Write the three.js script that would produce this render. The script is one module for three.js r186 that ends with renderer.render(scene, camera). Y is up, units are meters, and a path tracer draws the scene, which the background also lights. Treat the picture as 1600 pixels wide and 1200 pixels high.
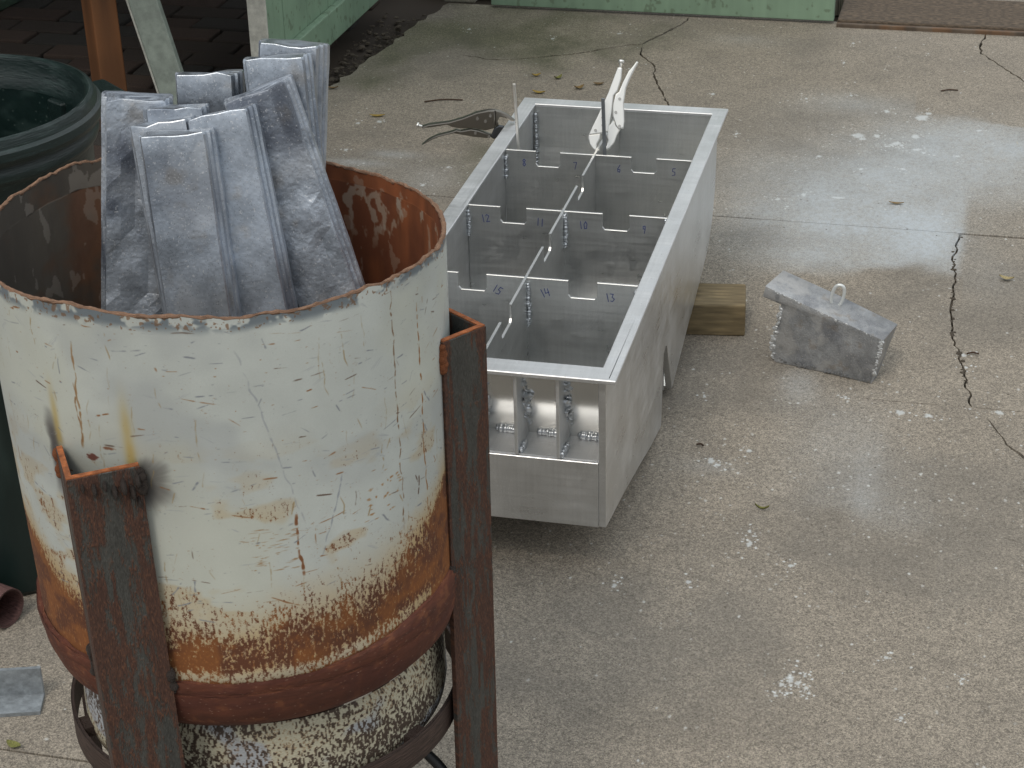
import * as THREE from 'three';
import { mergeGeometries, mergeVertices, toCreasedNormals } from 'three/addons/utils/BufferGeometryUtils.js';
import { RoundedBoxGeometry } from 'three/addons/geometries/RoundedBoxGeometry.js';

// ---------------------------------------------------------------- camera, sky, sun, exposure
const scene = new THREE.Scene();
const camera = new THREE.PerspectiveCamera(22.54, 1024 / 768, 0.05, 200);
{
  const p = 27.3 * Math.PI / 180, r = 1.45 * Math.PI / 180;
  const F = new THREE.Vector3(0, -Math.sin(p), -Math.cos(p)), U0 = new THREE.Vector3(0, Math.cos(p), -Math.sin(p)), R0 = new THREE.Vector3(1, 0, 0);
  camera.position.set(0, 1.65, 0);
  camera.up.copy(U0.multiplyScalar(Math.cos(r)).add(R0.multiplyScalar(Math.sin(r))));
  camera.lookAt(camera.position.clone().add(F));
}
const renderer = new THREE.WebGLRenderer({ antialias: true });
renderer.setSize(1024, 768);
renderer.toneMapping = THREE.LinearToneMapping;
renderer.toneMappingExposure = 1.22;
renderer.shadowMap.enabled = true;
{ // overcast sky: brighter overhead, the same all round
  const W = 128, H = 64, d = new Float32Array(W * H * 4);
  for (let j = 0; j < H; j++) for (let i = 0; i < W; i++) {
    const e = ((j + 0.5) / H - 0.5) * Math.PI, o = (j * W + i) * 4;
    const L = e > 0 ? 1.02 * (1 + 2 * Math.sin(e)) / 3 : 0.16;
    const w = 0.04 * Math.sin(i / W * 6.283 * 3 + Math.sin(e * 9) * 2) * Math.max(0, Math.sin(e)) * Math.cos(e);
    const k = L * (1 + w);
    d[o] = k * 0.95; d[o + 1] = k * 1.0; d[o + 2] = k * 1.045; d[o + 3] = 1;
  }
  const t = new THREE.DataTexture(d, W, H, THREE.RGBAFormat, THREE.FloatType);
  t.mapping = THREE.EquirectangularReflectionMapping; t.magFilter = THREE.LinearFilter; t.needsUpdate = true;
  scene.background = t; scene.environment = t;
}
const sun = new THREE.DirectionalLight(0xfff4e6, 0.9);
sun.position.set(-2.2, 6, 1.2); sun.target.position.set(0, 0, -3);
sun.castShadow = true; sun.shadow.radius = 34; sun.shadow.mapSize.set(2048, 2048);
Object.assign(sun.shadow.camera, { left: -6, right: 6, top: 6, bottom: -6, near: 0.5, far: 20 });
scene.add(sun, sun.target);

// ---------------------------------------------------------------- helpers
let seed = 1234567;
const rnd = () => { seed = (seed * 1664525 + 1013904223) >>> 0; return seed / 4294967296; };
const rr = (a, b) => a + (b - a) * rnd();
const cl = (x, a = 0, b = 1) => x < a ? a : x > b ? b : x;
const ss = (a, b, x) => { x = cl((x - a) / (b - a)); return x * x * (3 - 2 * x); };
const lerp = (a, b, t) => a + (b - a) * t;
const h2 = (x, y, s) => { let h = Math.imul(x | 0, 374761393) + Math.imul(y | 0, 668265263) + Math.imul(s | 0, 1442695041); h = Math.imul(h ^ (h >>> 13), 1274126177); h ^= h >>> 16; return (h >>> 0) / 4294967296; };
function vn(x, y, s) { const i = Math.floor(x), j = Math.floor(y), fx = x - i, fy = y - j, a = fx * fx * (3 - 2 * fx), b = fy * fy * (3 - 2 * fy);
  const p = h2(i, j, s), q = h2(i + 1, j, s), r = h2(i, j + 1, s), t = h2(i + 1, j + 1, s); return (p + (q - p) * a) * (1 - b) + (r + (t - r) * a) * b; }
function fbm(x, y, o, s) { let v = 0, a = 0.5, n = 0; for (let k = 0; k < o; k++) { v += a * vn(x, y, s + k * 17); n += a; a *= 0.5; x = x * 2.03 + 7.1; y = y * 2.03 + 3.7; } return v / n; }
const table = (T, x) => { if (x <= T[0][0]) return T[0][1]; for (let i = 1; i < T.length; i++) if (x <= T[i][0]) return lerp(T[i - 1][1], T[i][1], (x - T[i - 1][0]) / (T[i][0] - T[i - 1][0])); return T[T.length - 1][1]; };
const mixc = (o, c, t) => { o[0] += (c[0] - o[0]) * t; o[1] += (c[1] - o[1]) * t; o[2] += (c[2] - o[2]) * t; };
const mulc = (o, k) => { o[0] *= k; o[1] *= k; o[2] *= k; };

// fills colour (sRGB 0..255), roughness and height maps in one pass; o = [r, g, b, rough, height]
function makeTex(w, h, fn, { rough = false, bump = false, wrap = THREE.RepeatWrapping, after } = {}) {
  const C = new Uint8Array(w * h * 4), R = rough ? new Uint8Array(w * h * 4) : null, B = bump ? new Uint8Array(w * h * 4) : null;
  const o = [0, 0, 0, 0.5, 0.5];
  for (let j = 0; j < h; j++) for (let i = 0; i < w; i++) {
    o[3] = 0.5; o[4] = 0.5; fn((i + 0.5) / w, (j + 0.5) / h, o, i, j);
    const k = (j * w + i) * 4;
    C[k] = cl(o[0], 0, 255); C[k + 1] = cl(o[1], 0, 255); C[k + 2] = cl(o[2], 0, 255); C[k + 3] = 255;
    if (R) { R[k] = R[k + 1] = R[k + 2] = cl(o[3]) * 255; R[k + 3] = 255; }
    if (B) { B[k] = B[k + 1] = B[k + 2] = cl(o[4]) * 255; B[k + 3] = 255; }
  }
  if (after) after(C, w, h, R, B);
  const mk = (D, srgb) => { if (!D) return null; const t = new THREE.DataTexture(D, w, h, THREE.RGBAFormat); t.wrapS = t.wrapT = wrap; t.magFilter = THREE.LinearFilter; t.minFilter = THREE.LinearMipmapLinearFilter; t.generateMipmaps = true; if (srgb) t.colorSpace = THREE.SRGBColorSpace; t.needsUpdate = true; return t; };
  return { map: mk(C, true), roughnessMap: mk(R), bumpMap: mk(B) };
}
// stamps an irregular blob of paint or rust into a colour array
function stampBlob(C, w, h, x, y, rx, ry, col, alpha, edge, sd) {
  const x0 = Math.max(0, Math.floor(x - rx * 1.6)), x1 = Math.min(w - 1, Math.ceil(x + rx * 1.6)), y0 = Math.max(0, Math.floor(y - ry * 1.6)), y1 = Math.min(h - 1, Math.ceil(y + ry * 1.6));
  for (let j = y0; j <= y1; j++) for (let i = x0; i <= x1; i++) {
    const dx = (i - x) / rx, dy = (j - y) / ry, a = Math.atan2(dy, dx);
    const lim = 0.75 + 0.5 * (vn(Math.cos(a) * 1.7 + 5, Math.sin(a) * 1.7 + 5, sd) - 0.3) + 0.25 * (vn(i * 0.4, j * 0.4, sd + 1) - 0.5);
    const m = (1 - ss(lim - edge, lim + 0.02, Math.hypot(dx, dy))) * alpha;
    if (m > 0.01) { const k = (j * w + i) * 4; for (let c = 0; c < 3; c++) C[k + c] += (col[c] - C[k + c]) * m; }
  }
}
function stampLine(C, w, h, x0, y0, x1, y1, wd, col, alpha, sd, gap = 0.3) {
  const L = Math.hypot(x1 - x0, y1 - y0), n = Math.ceil(L * 1.5);
  for (let q = 0; q <= n; q++) {
    const t = q / n, cx = x0 + (x1 - x0) * t + (vn(t * L * 0.05, 1, sd) - 0.5) * 5, cy = y0 + (y1 - y0) * t, g = ss(gap - 0.15, gap + 0.15, vn(t * L * 0.12, 3, sd + 2)), e = Math.min(1, Math.min(t, 1 - t) * 8 + 0.2), r = wd * (0.5 + vn(t * L * 0.1, 7, sd));
    for (let j = Math.floor(cy - r); j <= cy + r; j++) for (let i = Math.floor(cx - r); i <= cx + r; i++) {
      if (i < 0 || j < 0 || i >= w || j >= h) continue;
      const m = alpha * g * e * cl(r + 0.5 - Math.hypot(i - cx, j - cy)) * 0.6, k = (j * w + i) * 4;
      for (let c = 0; c < 3; c++) C[k + c] += (col[c] - C[k + c]) * m;
    }
  }
}
const std = (o) => new THREE.MeshStandardMaterial(o);
const V3 = (x, y, z) => new THREE.Vector3(x, y, z);
const used = {};
const numbered = (n) => { const k = used[n] = (used[n] ?? -1) + 1; return k ? n + '_' + String(k).padStart(3, '0') : n; };
function mesh(name, geo, mat, parent) { const m = new THREE.Mesh(geo, mat); m.name = parent ? name : numbered(name); m.castShadow = m.receiveShadow = true; (parent || scene).add(m); return m; }
function tag(o, label, category, group) { o.userData.label = label; o.userData.category = category; if (group) o.userData.group = group; return o; }
function thing(name, label, category, pos = [0, 0, 0], turn = 0, group) { const g = new THREE.Group(); g.name = numbered(name); g.position.set(...pos); g.rotation.y = turn; scene.add(g); return tag(g, label, category, group); }
function structure(o, label) { o.userData.kind = 'structure'; if (label) o.userData.label = label; return o; }
const box = (x, y, z, w, h, d, r = 0) => { const g = r ? new RoundedBoxGeometry(w, h, d, 2, r) : new THREE.BoxGeometry(w, h, d); g.translate(x, y, z); return g; };
function boxUV(g, sc = 1) { // box-projected uv in metres
  g = g.index ? g.toNonIndexed() : g; g.computeVertexNormals(); const p = g.attributes.position, n = g.attributes.normal, uv = new Float32Array(p.count * 2);
  for (let i = 0; i < p.count; i += 3) { const ax = Math.abs(n.getX(i)), ay = Math.abs(n.getY(i)), az = Math.abs(n.getZ(i));
    for (let k = i; k < i + 3; k++) { let a, b; if (ay >= ax && ay >= az) { a = p.getX(k); b = p.getZ(k); } else if (ax >= az) { a = p.getZ(k); b = p.getY(k); } else { a = p.getX(k); b = p.getY(k); } uv[k * 2] = a * sc; uv[k * 2 + 1] = b * sc; } }
  g.setAttribute('uv', new THREE.BufferAttribute(uv, 2)); return g;
}
const shapeOf = (pts) => { const s = new THREE.Shape(); pts.forEach((p, i) => i ? s.lineTo(p[0], p[1]) : s.moveTo(p[0], p[1])); return s; };
const extr = (shape, depth, bevel = 0, seg = 1) => new THREE.ExtrudeGeometry(shape, { depth: depth - 2 * bevel, bevelEnabled: bevel > 0, bevelSize: bevel, bevelThickness: bevel, bevelOffset: -bevel, bevelSegments: seg, curveSegments: 8 }).translate(0, 0, bevel);
// revolve a profile; angle 0 faces +z, positive toward +x
function revolve(prof, segs, fn, uvf, closed = true) {
  const P = [], U = [], I = [], n = prof.length;
  for (let i = 0; i <= segs; i++) { const th = -Math.PI + 2 * Math.PI * i / segs;
    for (let k = 0; k < n; k++) { let [r, y] = prof[k]; if (fn) [r, y] = fn(th, r, y, k); P.push(r * Math.sin(th), y, r * Math.cos(th)); const u = uvf ? uvf(th, r, y, k) : [i / segs, k / (n - 1)]; U.push(u[0], u[1]); } }
  for (let i = 0; i < segs; i++) for (let k = 0; k < n - 1; k++) { const a = i * n + k, b = a + n; I.push(a, b, a + 1, b, b + 1, a + 1); }
  const g = new THREE.BufferGeometry(); g.setAttribute('position', new THREE.Float32BufferAttribute(P, 3)); g.setAttribute('uv', new THREE.Float32BufferAttribute(U, 2)); g.setIndex(I); g.computeVertexNormals();
  const N = g.attributes.normal; for (let k = 0; k < n; k++) { const a = k, b = segs * n + k, v = V3(N.getX(a) + N.getX(b), N.getY(a) + N.getY(b), N.getZ(a) + N.getZ(b)).normalize(); N.setXYZ(a, v.x, v.y, v.z); N.setXYZ(b, v.x, v.y, v.z); }
  return g;
}
const tube = (pts, r, seg = 24, rad = 8, closed = false) => new THREE.TubeGeometry(new THREE.CatmullRomCurve3(pts.map(p => V3(...p)), closed), seg, r, rad, closed);
// a lumpy weld bead along a line of points
function bead(pts, r, step, sd) {
  const c = new THREE.CatmullRomCurve3(pts.map(p => V3(...p))), n = Math.max(2, Math.round(c.getLength() / (step * 0.5))), gs = [];
  for (let i = 0; i <= n; i++) { const p = c.getPoint(i / n), k = r * (0.45 + 0.75 * h2(i, sd, 5)); const g = new THREE.IcosahedronGeometry(k, 1); g.scale(1, 0.9 + 0.3 * h2(i, sd, 6), 0.9); g.rotateY(h2(i, sd, 7) * 3); g.translate(p.x + (h2(i, sd, 8) - 0.5) * r * 0.5, p.y, p.z + (h2(i, sd, 9) - 0.5) * r * 0.5); gs.push(g); }
  const m = mergeVertices(mergeGeometries(gs)); return m;
}
// a crust of small chips along a line
function burr(pts, r, n, sd) {
  const c = new THREE.CatmullRomCurve3(pts.map(p => V3(...p))), gs = [];
  for (let i = 0; i < n; i++) { const p = c.getPoint(h2(i, sd, 1)), k = r * (0.25 + 0.95 * h2(i, sd, 2) ** 2); gs.push(new THREE.IcosahedronGeometry(k, 0).scale(0.5 + 1.4 * h2(i, sd, 3), 0.5 + 1.2 * h2(i, sd, 4), 0.7).rotateZ(h2(i, sd, 5) * 6).rotateX(h2(i, sd, 6)).translate(p.x + (h2(i, sd, 7) - 0.5) * r * 1.6, p.y + (h2(i, sd, 8) - 0.5) * r * 1.2, p.z + (h2(i, sd, 9) - 0.5) * r * 0.6)); }
  return mergeGeometries(gs);
}
// yard frame: s to the right along the back wall, t away from the camera
const E1 = V3(0.9682, 0, 0.2504), E2 = V3(0.2504, 0, -0.9682), YARD = new THREE.Matrix4().makeBasis(E1, E2, V3(0, 1, 0)), TURN = -Math.asin(0.2504);
const Y = (s, t, h = 0) => [s * E1.x + t * E2.x, h, s * E1.z + t * E2.z];

// ---------------------------------------------------------------- surface textures
const GW = 2.1;
const spray = [ // overspray dusted on the concrete: s, t, half sizes, strength
  [-0.06, 4.42, 0.36, 0.3, 0.55], [-0.16, 4.12, 0.26, 0.2, 0.45], [-0.22, 3.98, 0.24, 0.22, 0.95], [-0.08, 3.92, 0.10, 0.20, 0.75], [0.02, 4.55, 0.22, 0.22, 0.75], [-0.30, 4.25, 0.28, 0.2, 0.5], [-0.45, 4.0, 0.12, 0.14, 0.4], [-0.28, 3.80, 0.2, 0.10, 0.6],
  [-0.33, 4.78, 0.14, 0.10, 0.35], [-0.28, 3.20, 0.04, 0.09, 0.42], [-0.29, 2.655, 0.012, 0.05, 0.6], [-0.19, 2.95, 0.09, 0.25, 0.26], [-0.13, 2.85, 0.03, 0.16, 0.3], [-0.08, 2.7, 0.09, 0.2, 0.26], [-0.03, 2.48, 0.03, 0.03, 0.3], [-0.4, 2.86, 0.06, 0.03, 0.25],
  [-0.24, 3.34, 0.06, 0.04, 0.4], [-1.45, 4.15, 0.1, 0.03, 0.5], [-1.37, 4.22, 0.07, 0.03, 0.5], [-1.25, 4.08, 0.12, 0.12, 0.25], [0.06, 3.75, 0.06, 0.12, 0.4], [-0.38, 2.50, 0.03, 0.05, 0.35], [-0.48, 2.47, 0.02, 0.05, 0.4], [-0.66, 5.28, 0.12, 0.06, 0.2]];
const splats = [[-0.138, 4.71, 0.021, 0.034], [-0.124, 4.745, 0.011, 0.012], [-0.284, 4.551, 0.024, 0.024], [-0.238, 4.555, 0.011, 0.015], [-0.188, 4.513, 0.015, 0.016], [-0.146, 4.567, 0.013, 0.022], [-0.228, 4.743, 0.012, 0.016], [-0.437, 4.806, 0.006, 0.01], [-0.326, 4.852, 0.006, 0.01], [-0.578, 4.512, 0.006, 0.014], [-0.362, 4.392, 0.011, 0.008], [-0.372, 4.139, 0.009, 0.014], [-0.426, 4.101, 0.011, 0.009], [-0.292, 4.134, 0.025, 0.008], [-0.258, 4.325, 0.007, 0.01], [-0.14, 4.477, 0.012, 0.014], [-0.162, 4.343, 0.01, 0.01], [0.005, 4.641, 0.009, 0.008], [-0.041, 4.451, 0.009, 0.01], [-0.27, 4.53, 0.012, 0.012], [-0.21, 4.49, 0.01, 0.01], [-0.175, 4.50, 0.009, 0.012], [-0.12, 4.46, 0.008, 0.012], [-0.4, 4.06, 0.006, 0.006], [-0.2, 4.5, 0.01, 0.008],
  [-0.19, 2.28, 0.009, 0.016], [-0.178, 2.27, 0.007, 0.010], [-0.165, 2.262, 0.006, 0.006], [-0.2, 2.262, 0.006, 0.008], [-0.19, 2.245, 0.005, 0.004], [-0.17, 2.29, 0.004, 0.005], [-0.205, 2.235, 0.006, 0.005], [-0.16, 2.25, 0.004, 0.006], [-0.295, 2.628, 0.006, 0.013], [-0.3, 2.666, 0.005, 0.007], [-0.482, 2.465, 0.006, 0.01], [-0.372, 2.498, 0.006, 0.008], [-0.223, 2.576, 0.005, 0.007], [-0.191, 3.165, 0.005, 0.004], [-0.09, 3.123, 0.011, 0.014], [-0.039, 3.121, 0.012, 0.012], [0.083, 3.158, 0.012, 0.013], [0.012, 3.38, 0.009, 0.012], [0.02, 3.33, 0.006, 0.008], [-0.395, 2.882, 0.009, 0.014], [-0.335, 2.929, 0.008, 0.01], [-0.38, 2.87, 0.006, 0.007], [-0.442, 3.115, 0.005, 0.007], [-1.5, 4.228, 0.009, 0.013], [-1.48, 4.44, 0.01, 0.014], [-1.53, 4.42, 0.008, 0.012], [-1.22, 4.16, 0.006, 0.01], [-1.248, 4.036, 0.008, 0.012], [-0.93, 4.95, 0.006, 0.012], [-1.2, 5.2, 0.008, 0.012], [-1.02, 5.28, 0.012, 0.008], [-1.46, 5.25, 0.008, 0.012], [-0.66, 4.64, 0.01, 0.012], [-0.68, 4.8, 0.008, 0.014], [-0.36, 5.3, 0.006, 0.012], [-0.37, 5.12, 0.005, 0.012], [-0.15, 5.24, 0.004, 0.008], [0.0, 5.5, 0.005, 0.009], [0.02, 2.03, 0.03, 0.012], [0.05, 2.02, 0.02, 0.01], [-0.06, 2.36, 0.005, 0.006], [-0.03, 2.22, 0.005, 0.006], [0.05, 2.33, 0.005, 0.005]];
function groundTex(t0, tl, sd) {
  const N = 2048;
  return makeTex(N, N, (u, v, o, i, j) => {
    const s = u * GW - 1.75, t = t0 + v * tl;
    const big = fbm(s * 2.2 + 9, t * 2.2, 4, 3), mid = fbm(s * 11, t * 11, 3, 21), fine = vn(s * 420, t * 420, 31), fine2 = vn(s * 190, t * 190, 33), px = h2(i, j, sd);
    const near = ss(0.36, 0.6, big * 0.7 + mid * 0.3);  // patches worn down to the sandy aggregate, smoother cement between
    o[0] = lerp(131, 134, near); o[1] = lerp(124, 126, near); o[2] = lerp(113, 114, near);
    const moss = ss(0.45, 0.75, fbm(s * 3.1 + 40, t * 2.3, 4, 57)) * ss(-0.7, -1.5, s + (mid - 0.5) * 0.6) * ss(3.4, 4.2, t);
    mixc(o, [86, 86, 66], moss * 0.8);
    const k = 1 + (big - 0.5) * 0.1 + (mid - 0.5) * 0.12; mulc(o, k);
    const a = lerp(0.28, 0.36, near), g = (fine - 0.5) * a * 0.9 + (fine2 - 0.5) * a * 0.35 + (px - 0.5) * a; mulc(o, 1 + g);
    if (near > 0.2 && px > 0.93) mixc(o, [205, 194, 172], 0.5 * near); else if (px < 0.05) mixc(o, [62, 56, 50], 0.6);
    let sp = 0; for (const q of spray) { const dx = (s - q[0]) / q[2], dy = (t - q[1]) / q[3], e = dx * dx + dy * dy; if (e < 4) { let m = Math.exp(-e * 1.1) * q[4]; sp = 1 - (1 - sp) * (1 - m); } }
    if (sp > 0.01) { sp *= 1 - 0.65 * ss(-0.022, 0.004, s + (mid - 0.5) * 0.012) * ss(4.3, 4.05, t + (mid - 0.5) * 0.1); if (s > -0.16) sp *= 1 - 0.75 * ss(4.70, 4.76, t + (mid - 0.5) * 0.14 + (s + 0.1) * 0.15); if (s < 0) sp *= ss(3.70, 3.80, t + (mid - 0.5) * 0.12 + (s + 0.12) ** 2 * 1.2 + (t < 3.55 ? 1 : 0));
      const d = cl(sp * (0.66 + fbm(s * 9, t * 6, 3, 71) * 0.55 + (fbm(s * 150, t * 110, 2, 73) - 0.5) * 0.35) - (px < 0.3 ? 0.14 : 0)); mixc(o, [184, 192, 198], cl(d * 0.92)); }
    const st = ss(0.6, 0.78, fbm(s * 7 + 3, t * 7, 4, 91)); mixc(o, [92, 87, 79], st * 0.12);
  }, { wrap: THREE.MirroredRepeatWrapping, after: (C, w, h) => {
    const X = (s) => (s + 1.75) / GW * w, T = (t) => (t - t0) / tl * h, kx = w / GW, ky = h / tl;
    const sv = seed; seed = 99 + sd;
    for (let n = 0; n < 12000; n++) { const s = rr(-1.75, 0.35), t = rr(t0, t0 + tl); let d = 0.24;
      d += 0.95 * Math.exp(-(((s + 0.1) / 0.4) ** 2) - (((t - 3.0) / 0.4) ** 2)) + 0.5 * Math.exp(-(((s + 0.2) / 0.35) ** 2) - (((t - 4.45) / 0.3) ** 2)) + 0.35 * Math.exp(-(((s + 1.35) / 0.3) ** 2) - (((t - 4.1) / 0.2) ** 2)) + 0.25 * Math.exp(-(((s + 0.35) / 0.4) ** 2) - (((t - 2.6) / 0.3) ** 2));
      if (rnd() > d) continue; const r = 0.0009 + 0.0036 * rnd() ** 4; stampBlob(C, w, h, X(s), T(t), r * kx, r * ky * rr(1, 1.6), [204, 206, 203], rr(0.3, 0.85), 0.6, n); }
    for (let n = 0; n < 260; n++) stampBlob(C, w, h, rr(0, w), rr(0, h), rr(1.2, 4), rr(1.2, 4), [58, 50, 42], rr(0.3, 0.8), 0.5, n + 7);
    for (let n = 0; n < 26; n++) { const x = rr(0, w), y = rr(0, h), a = rr(0, 6.28), l = rr(20, 120); stampLine(C, w, h, x, y, x + Math.cos(a) * l, y + Math.sin(a) * l, rr(0.7, 1.6), n % 3 ? [176, 170, 158] : [84, 78, 70], 0.4, n + 300, 0.4); }
    for (let n = 0; n < 14; n++) { const f = n / 13; stampBlob(C, w, h, X(lerp(-0.45, -0.31, f) + rr(-0.006, 0.006)), T(lerp(3.03, 3.17, f) + rr(-0.01, 0.01)), rr(0.012, 0.022) * kx, rr(0.008, 0.016) * ky, [96, 90, 82], 0.22, 0.9, n + 60); }
    splats.forEach(([s, t, a, b], n) => { if (t < t0 - 0.1 || t > t0 + tl + 0.1) return; stampBlob(C, w, h, X(s), T(t), a * kx, b * ky, [204, 209, 210], 0.72, 0.5, n * 13 + 5);
      for (let k = 0; k < 12; k++) { const q = rr(0, 6.28), e = rr(0.9, 3.2), r = 0.0008 + 0.003 * rnd() ** 2; stampBlob(C, w, h, X(s + Math.cos(q) * a * e), T(t + Math.sin(q) * b * e), r * kx, r * ky, [210, 214, 214], 0.8, 0.4, n + k); } });
    seed = sv;
  } });
}
const T0A = 1.85, TLA = 2.13, T0B = 3.98, TLB = 2.13;
const grain = makeTex(512, 512, (u, v, o) => { const x = u * 64, y = v * 64; o[4] = 0.25 + 0.5 * vn(x * 2, y * 2, 3) * 0.6 + 0.4 * fbm(x / 2, y / 2, 3, 9); o[0] = o[1] = o[2] = 128; }, { bump: true }).bumpMap;
const grainFor = (ru, rv) => { const g = grain.clone(); g.repeat.set(ru, rv); g.wrapS = g.wrapT = THREE.MirroredRepeatWrapping; g.needsUpdate = true; return g; };
const concreteNear = std({ map: groundTex(T0A, TLA, 1).map, bumpMap: grainFor(9, 9), bumpScale: 0.0016, roughness: 0.93 });
const concreteFar = std({ map: groundTex(T0B, TLB, 2).map, bumpMap: grainFor(9, 9), bumpScale: 0.001, roughness: 0.9 });
const noiseMat = (c, amp, scale, o = {}) => { const t = makeTex(256, 256, (u, v, p) => { const n = fbm(u * 16, v * 16, 4, 5), k = 1 + (n - 0.5) * amp * 2 + (h2(u * 256, v * 256, 4) - 0.5) * amp * 0.5; p[0] = c[0] * k; p[1] = c[1] * k; p[2] = c[2] * k; p[4] = n; }, { bump: true, wrap: THREE.MirroredRepeatWrapping }); t.map.repeat.set(scale, scale); t.bumpMap.repeat.set(scale, scale); return std({ map: t.map, bumpMap: t.bumpMap, bumpScale: o.bump ?? 0.001, roughness: o.rough ?? 0.9, metalness: o.metal ?? 0 }); };
const soilMat = noiseMat([62, 54, 45], 0.5, 3, { bump: 0.004 });

// ---------------------------------------------------------------- the setting: soil, concrete yard, brick floor
function yardPlate(pts, holes, h0, h1) {
  const s = shapeOf(pts); for (const q of holes) s.holes.push(shapeOf(q));
  const g = new THREE.ExtrudeGeometry(s, { depth: h1 - h0, bevelEnabled: false }).translate(0, 0, h0); return g;
}
const slabUV = (g, t0, tl) => { const uv = g.attributes.uv, p = g.attributes.position; for (let i = 0; i < uv.count; i++) uv.setXY(i, (p.getX(i) + 1.75) / GW, (p.getY(i) - t0) / tl); return g.applyMatrix4(YARD); };
function crackPoly(pts, w, sd, jag = 0.006) { // outline of a crack following a polyline
  const P = []; for (let i = 0; i < pts.length - 1; i++) { const [a, b] = [pts[i], pts[i + 1]], n = Math.max(2, Math.round(Math.hypot(b[0] - a[0], b[1] - a[1]) / 0.016)); for (let k = 0; k < n; k++) P.push([lerp(a[0], b[0], k / n), lerp(a[1], b[1], k / n)]); } P.push(pts[pts.length - 1]);
  const L = [], R = []; P.forEach((p, i) => { const q = P[Math.min(i + 1, P.length - 1)], r = P[Math.max(0, i - 1)], dx = q[0] - r[0], dy = q[1] - r[1], l = Math.hypot(dx, dy) || 1, nx = -dy / l, ny = dx / l, e = Math.min(1, Math.min(i, P.length - 1 - i) / 4 + 0.12), j = (h2(i, sd, 1) - 0.5) * jag, k = w * e * (0.35 + 0.9 * h2(i, sd, 2)); L.push([p[0] + nx * (j + k / 2), p[1] + ny * (j + k / 2)]); R.push([p[0] + nx * (j - k / 2), p[1] + ny * (j - k / 2)]); });
  return L.concat(R.reverse());
}
const jagged = (a, b, n, amp, sd) => Array.from({ length: n + 1 }, (_, i) => [lerp(a[0], b[0], i / n) + (i && i < n ? (h2(i, sd, 3) - 0.5) * amp : 0), lerp(a[1], b[1], i / n) + (i && i < n ? (h2(i, sd, 4) - 0.5) * amp : 0)]);
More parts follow.
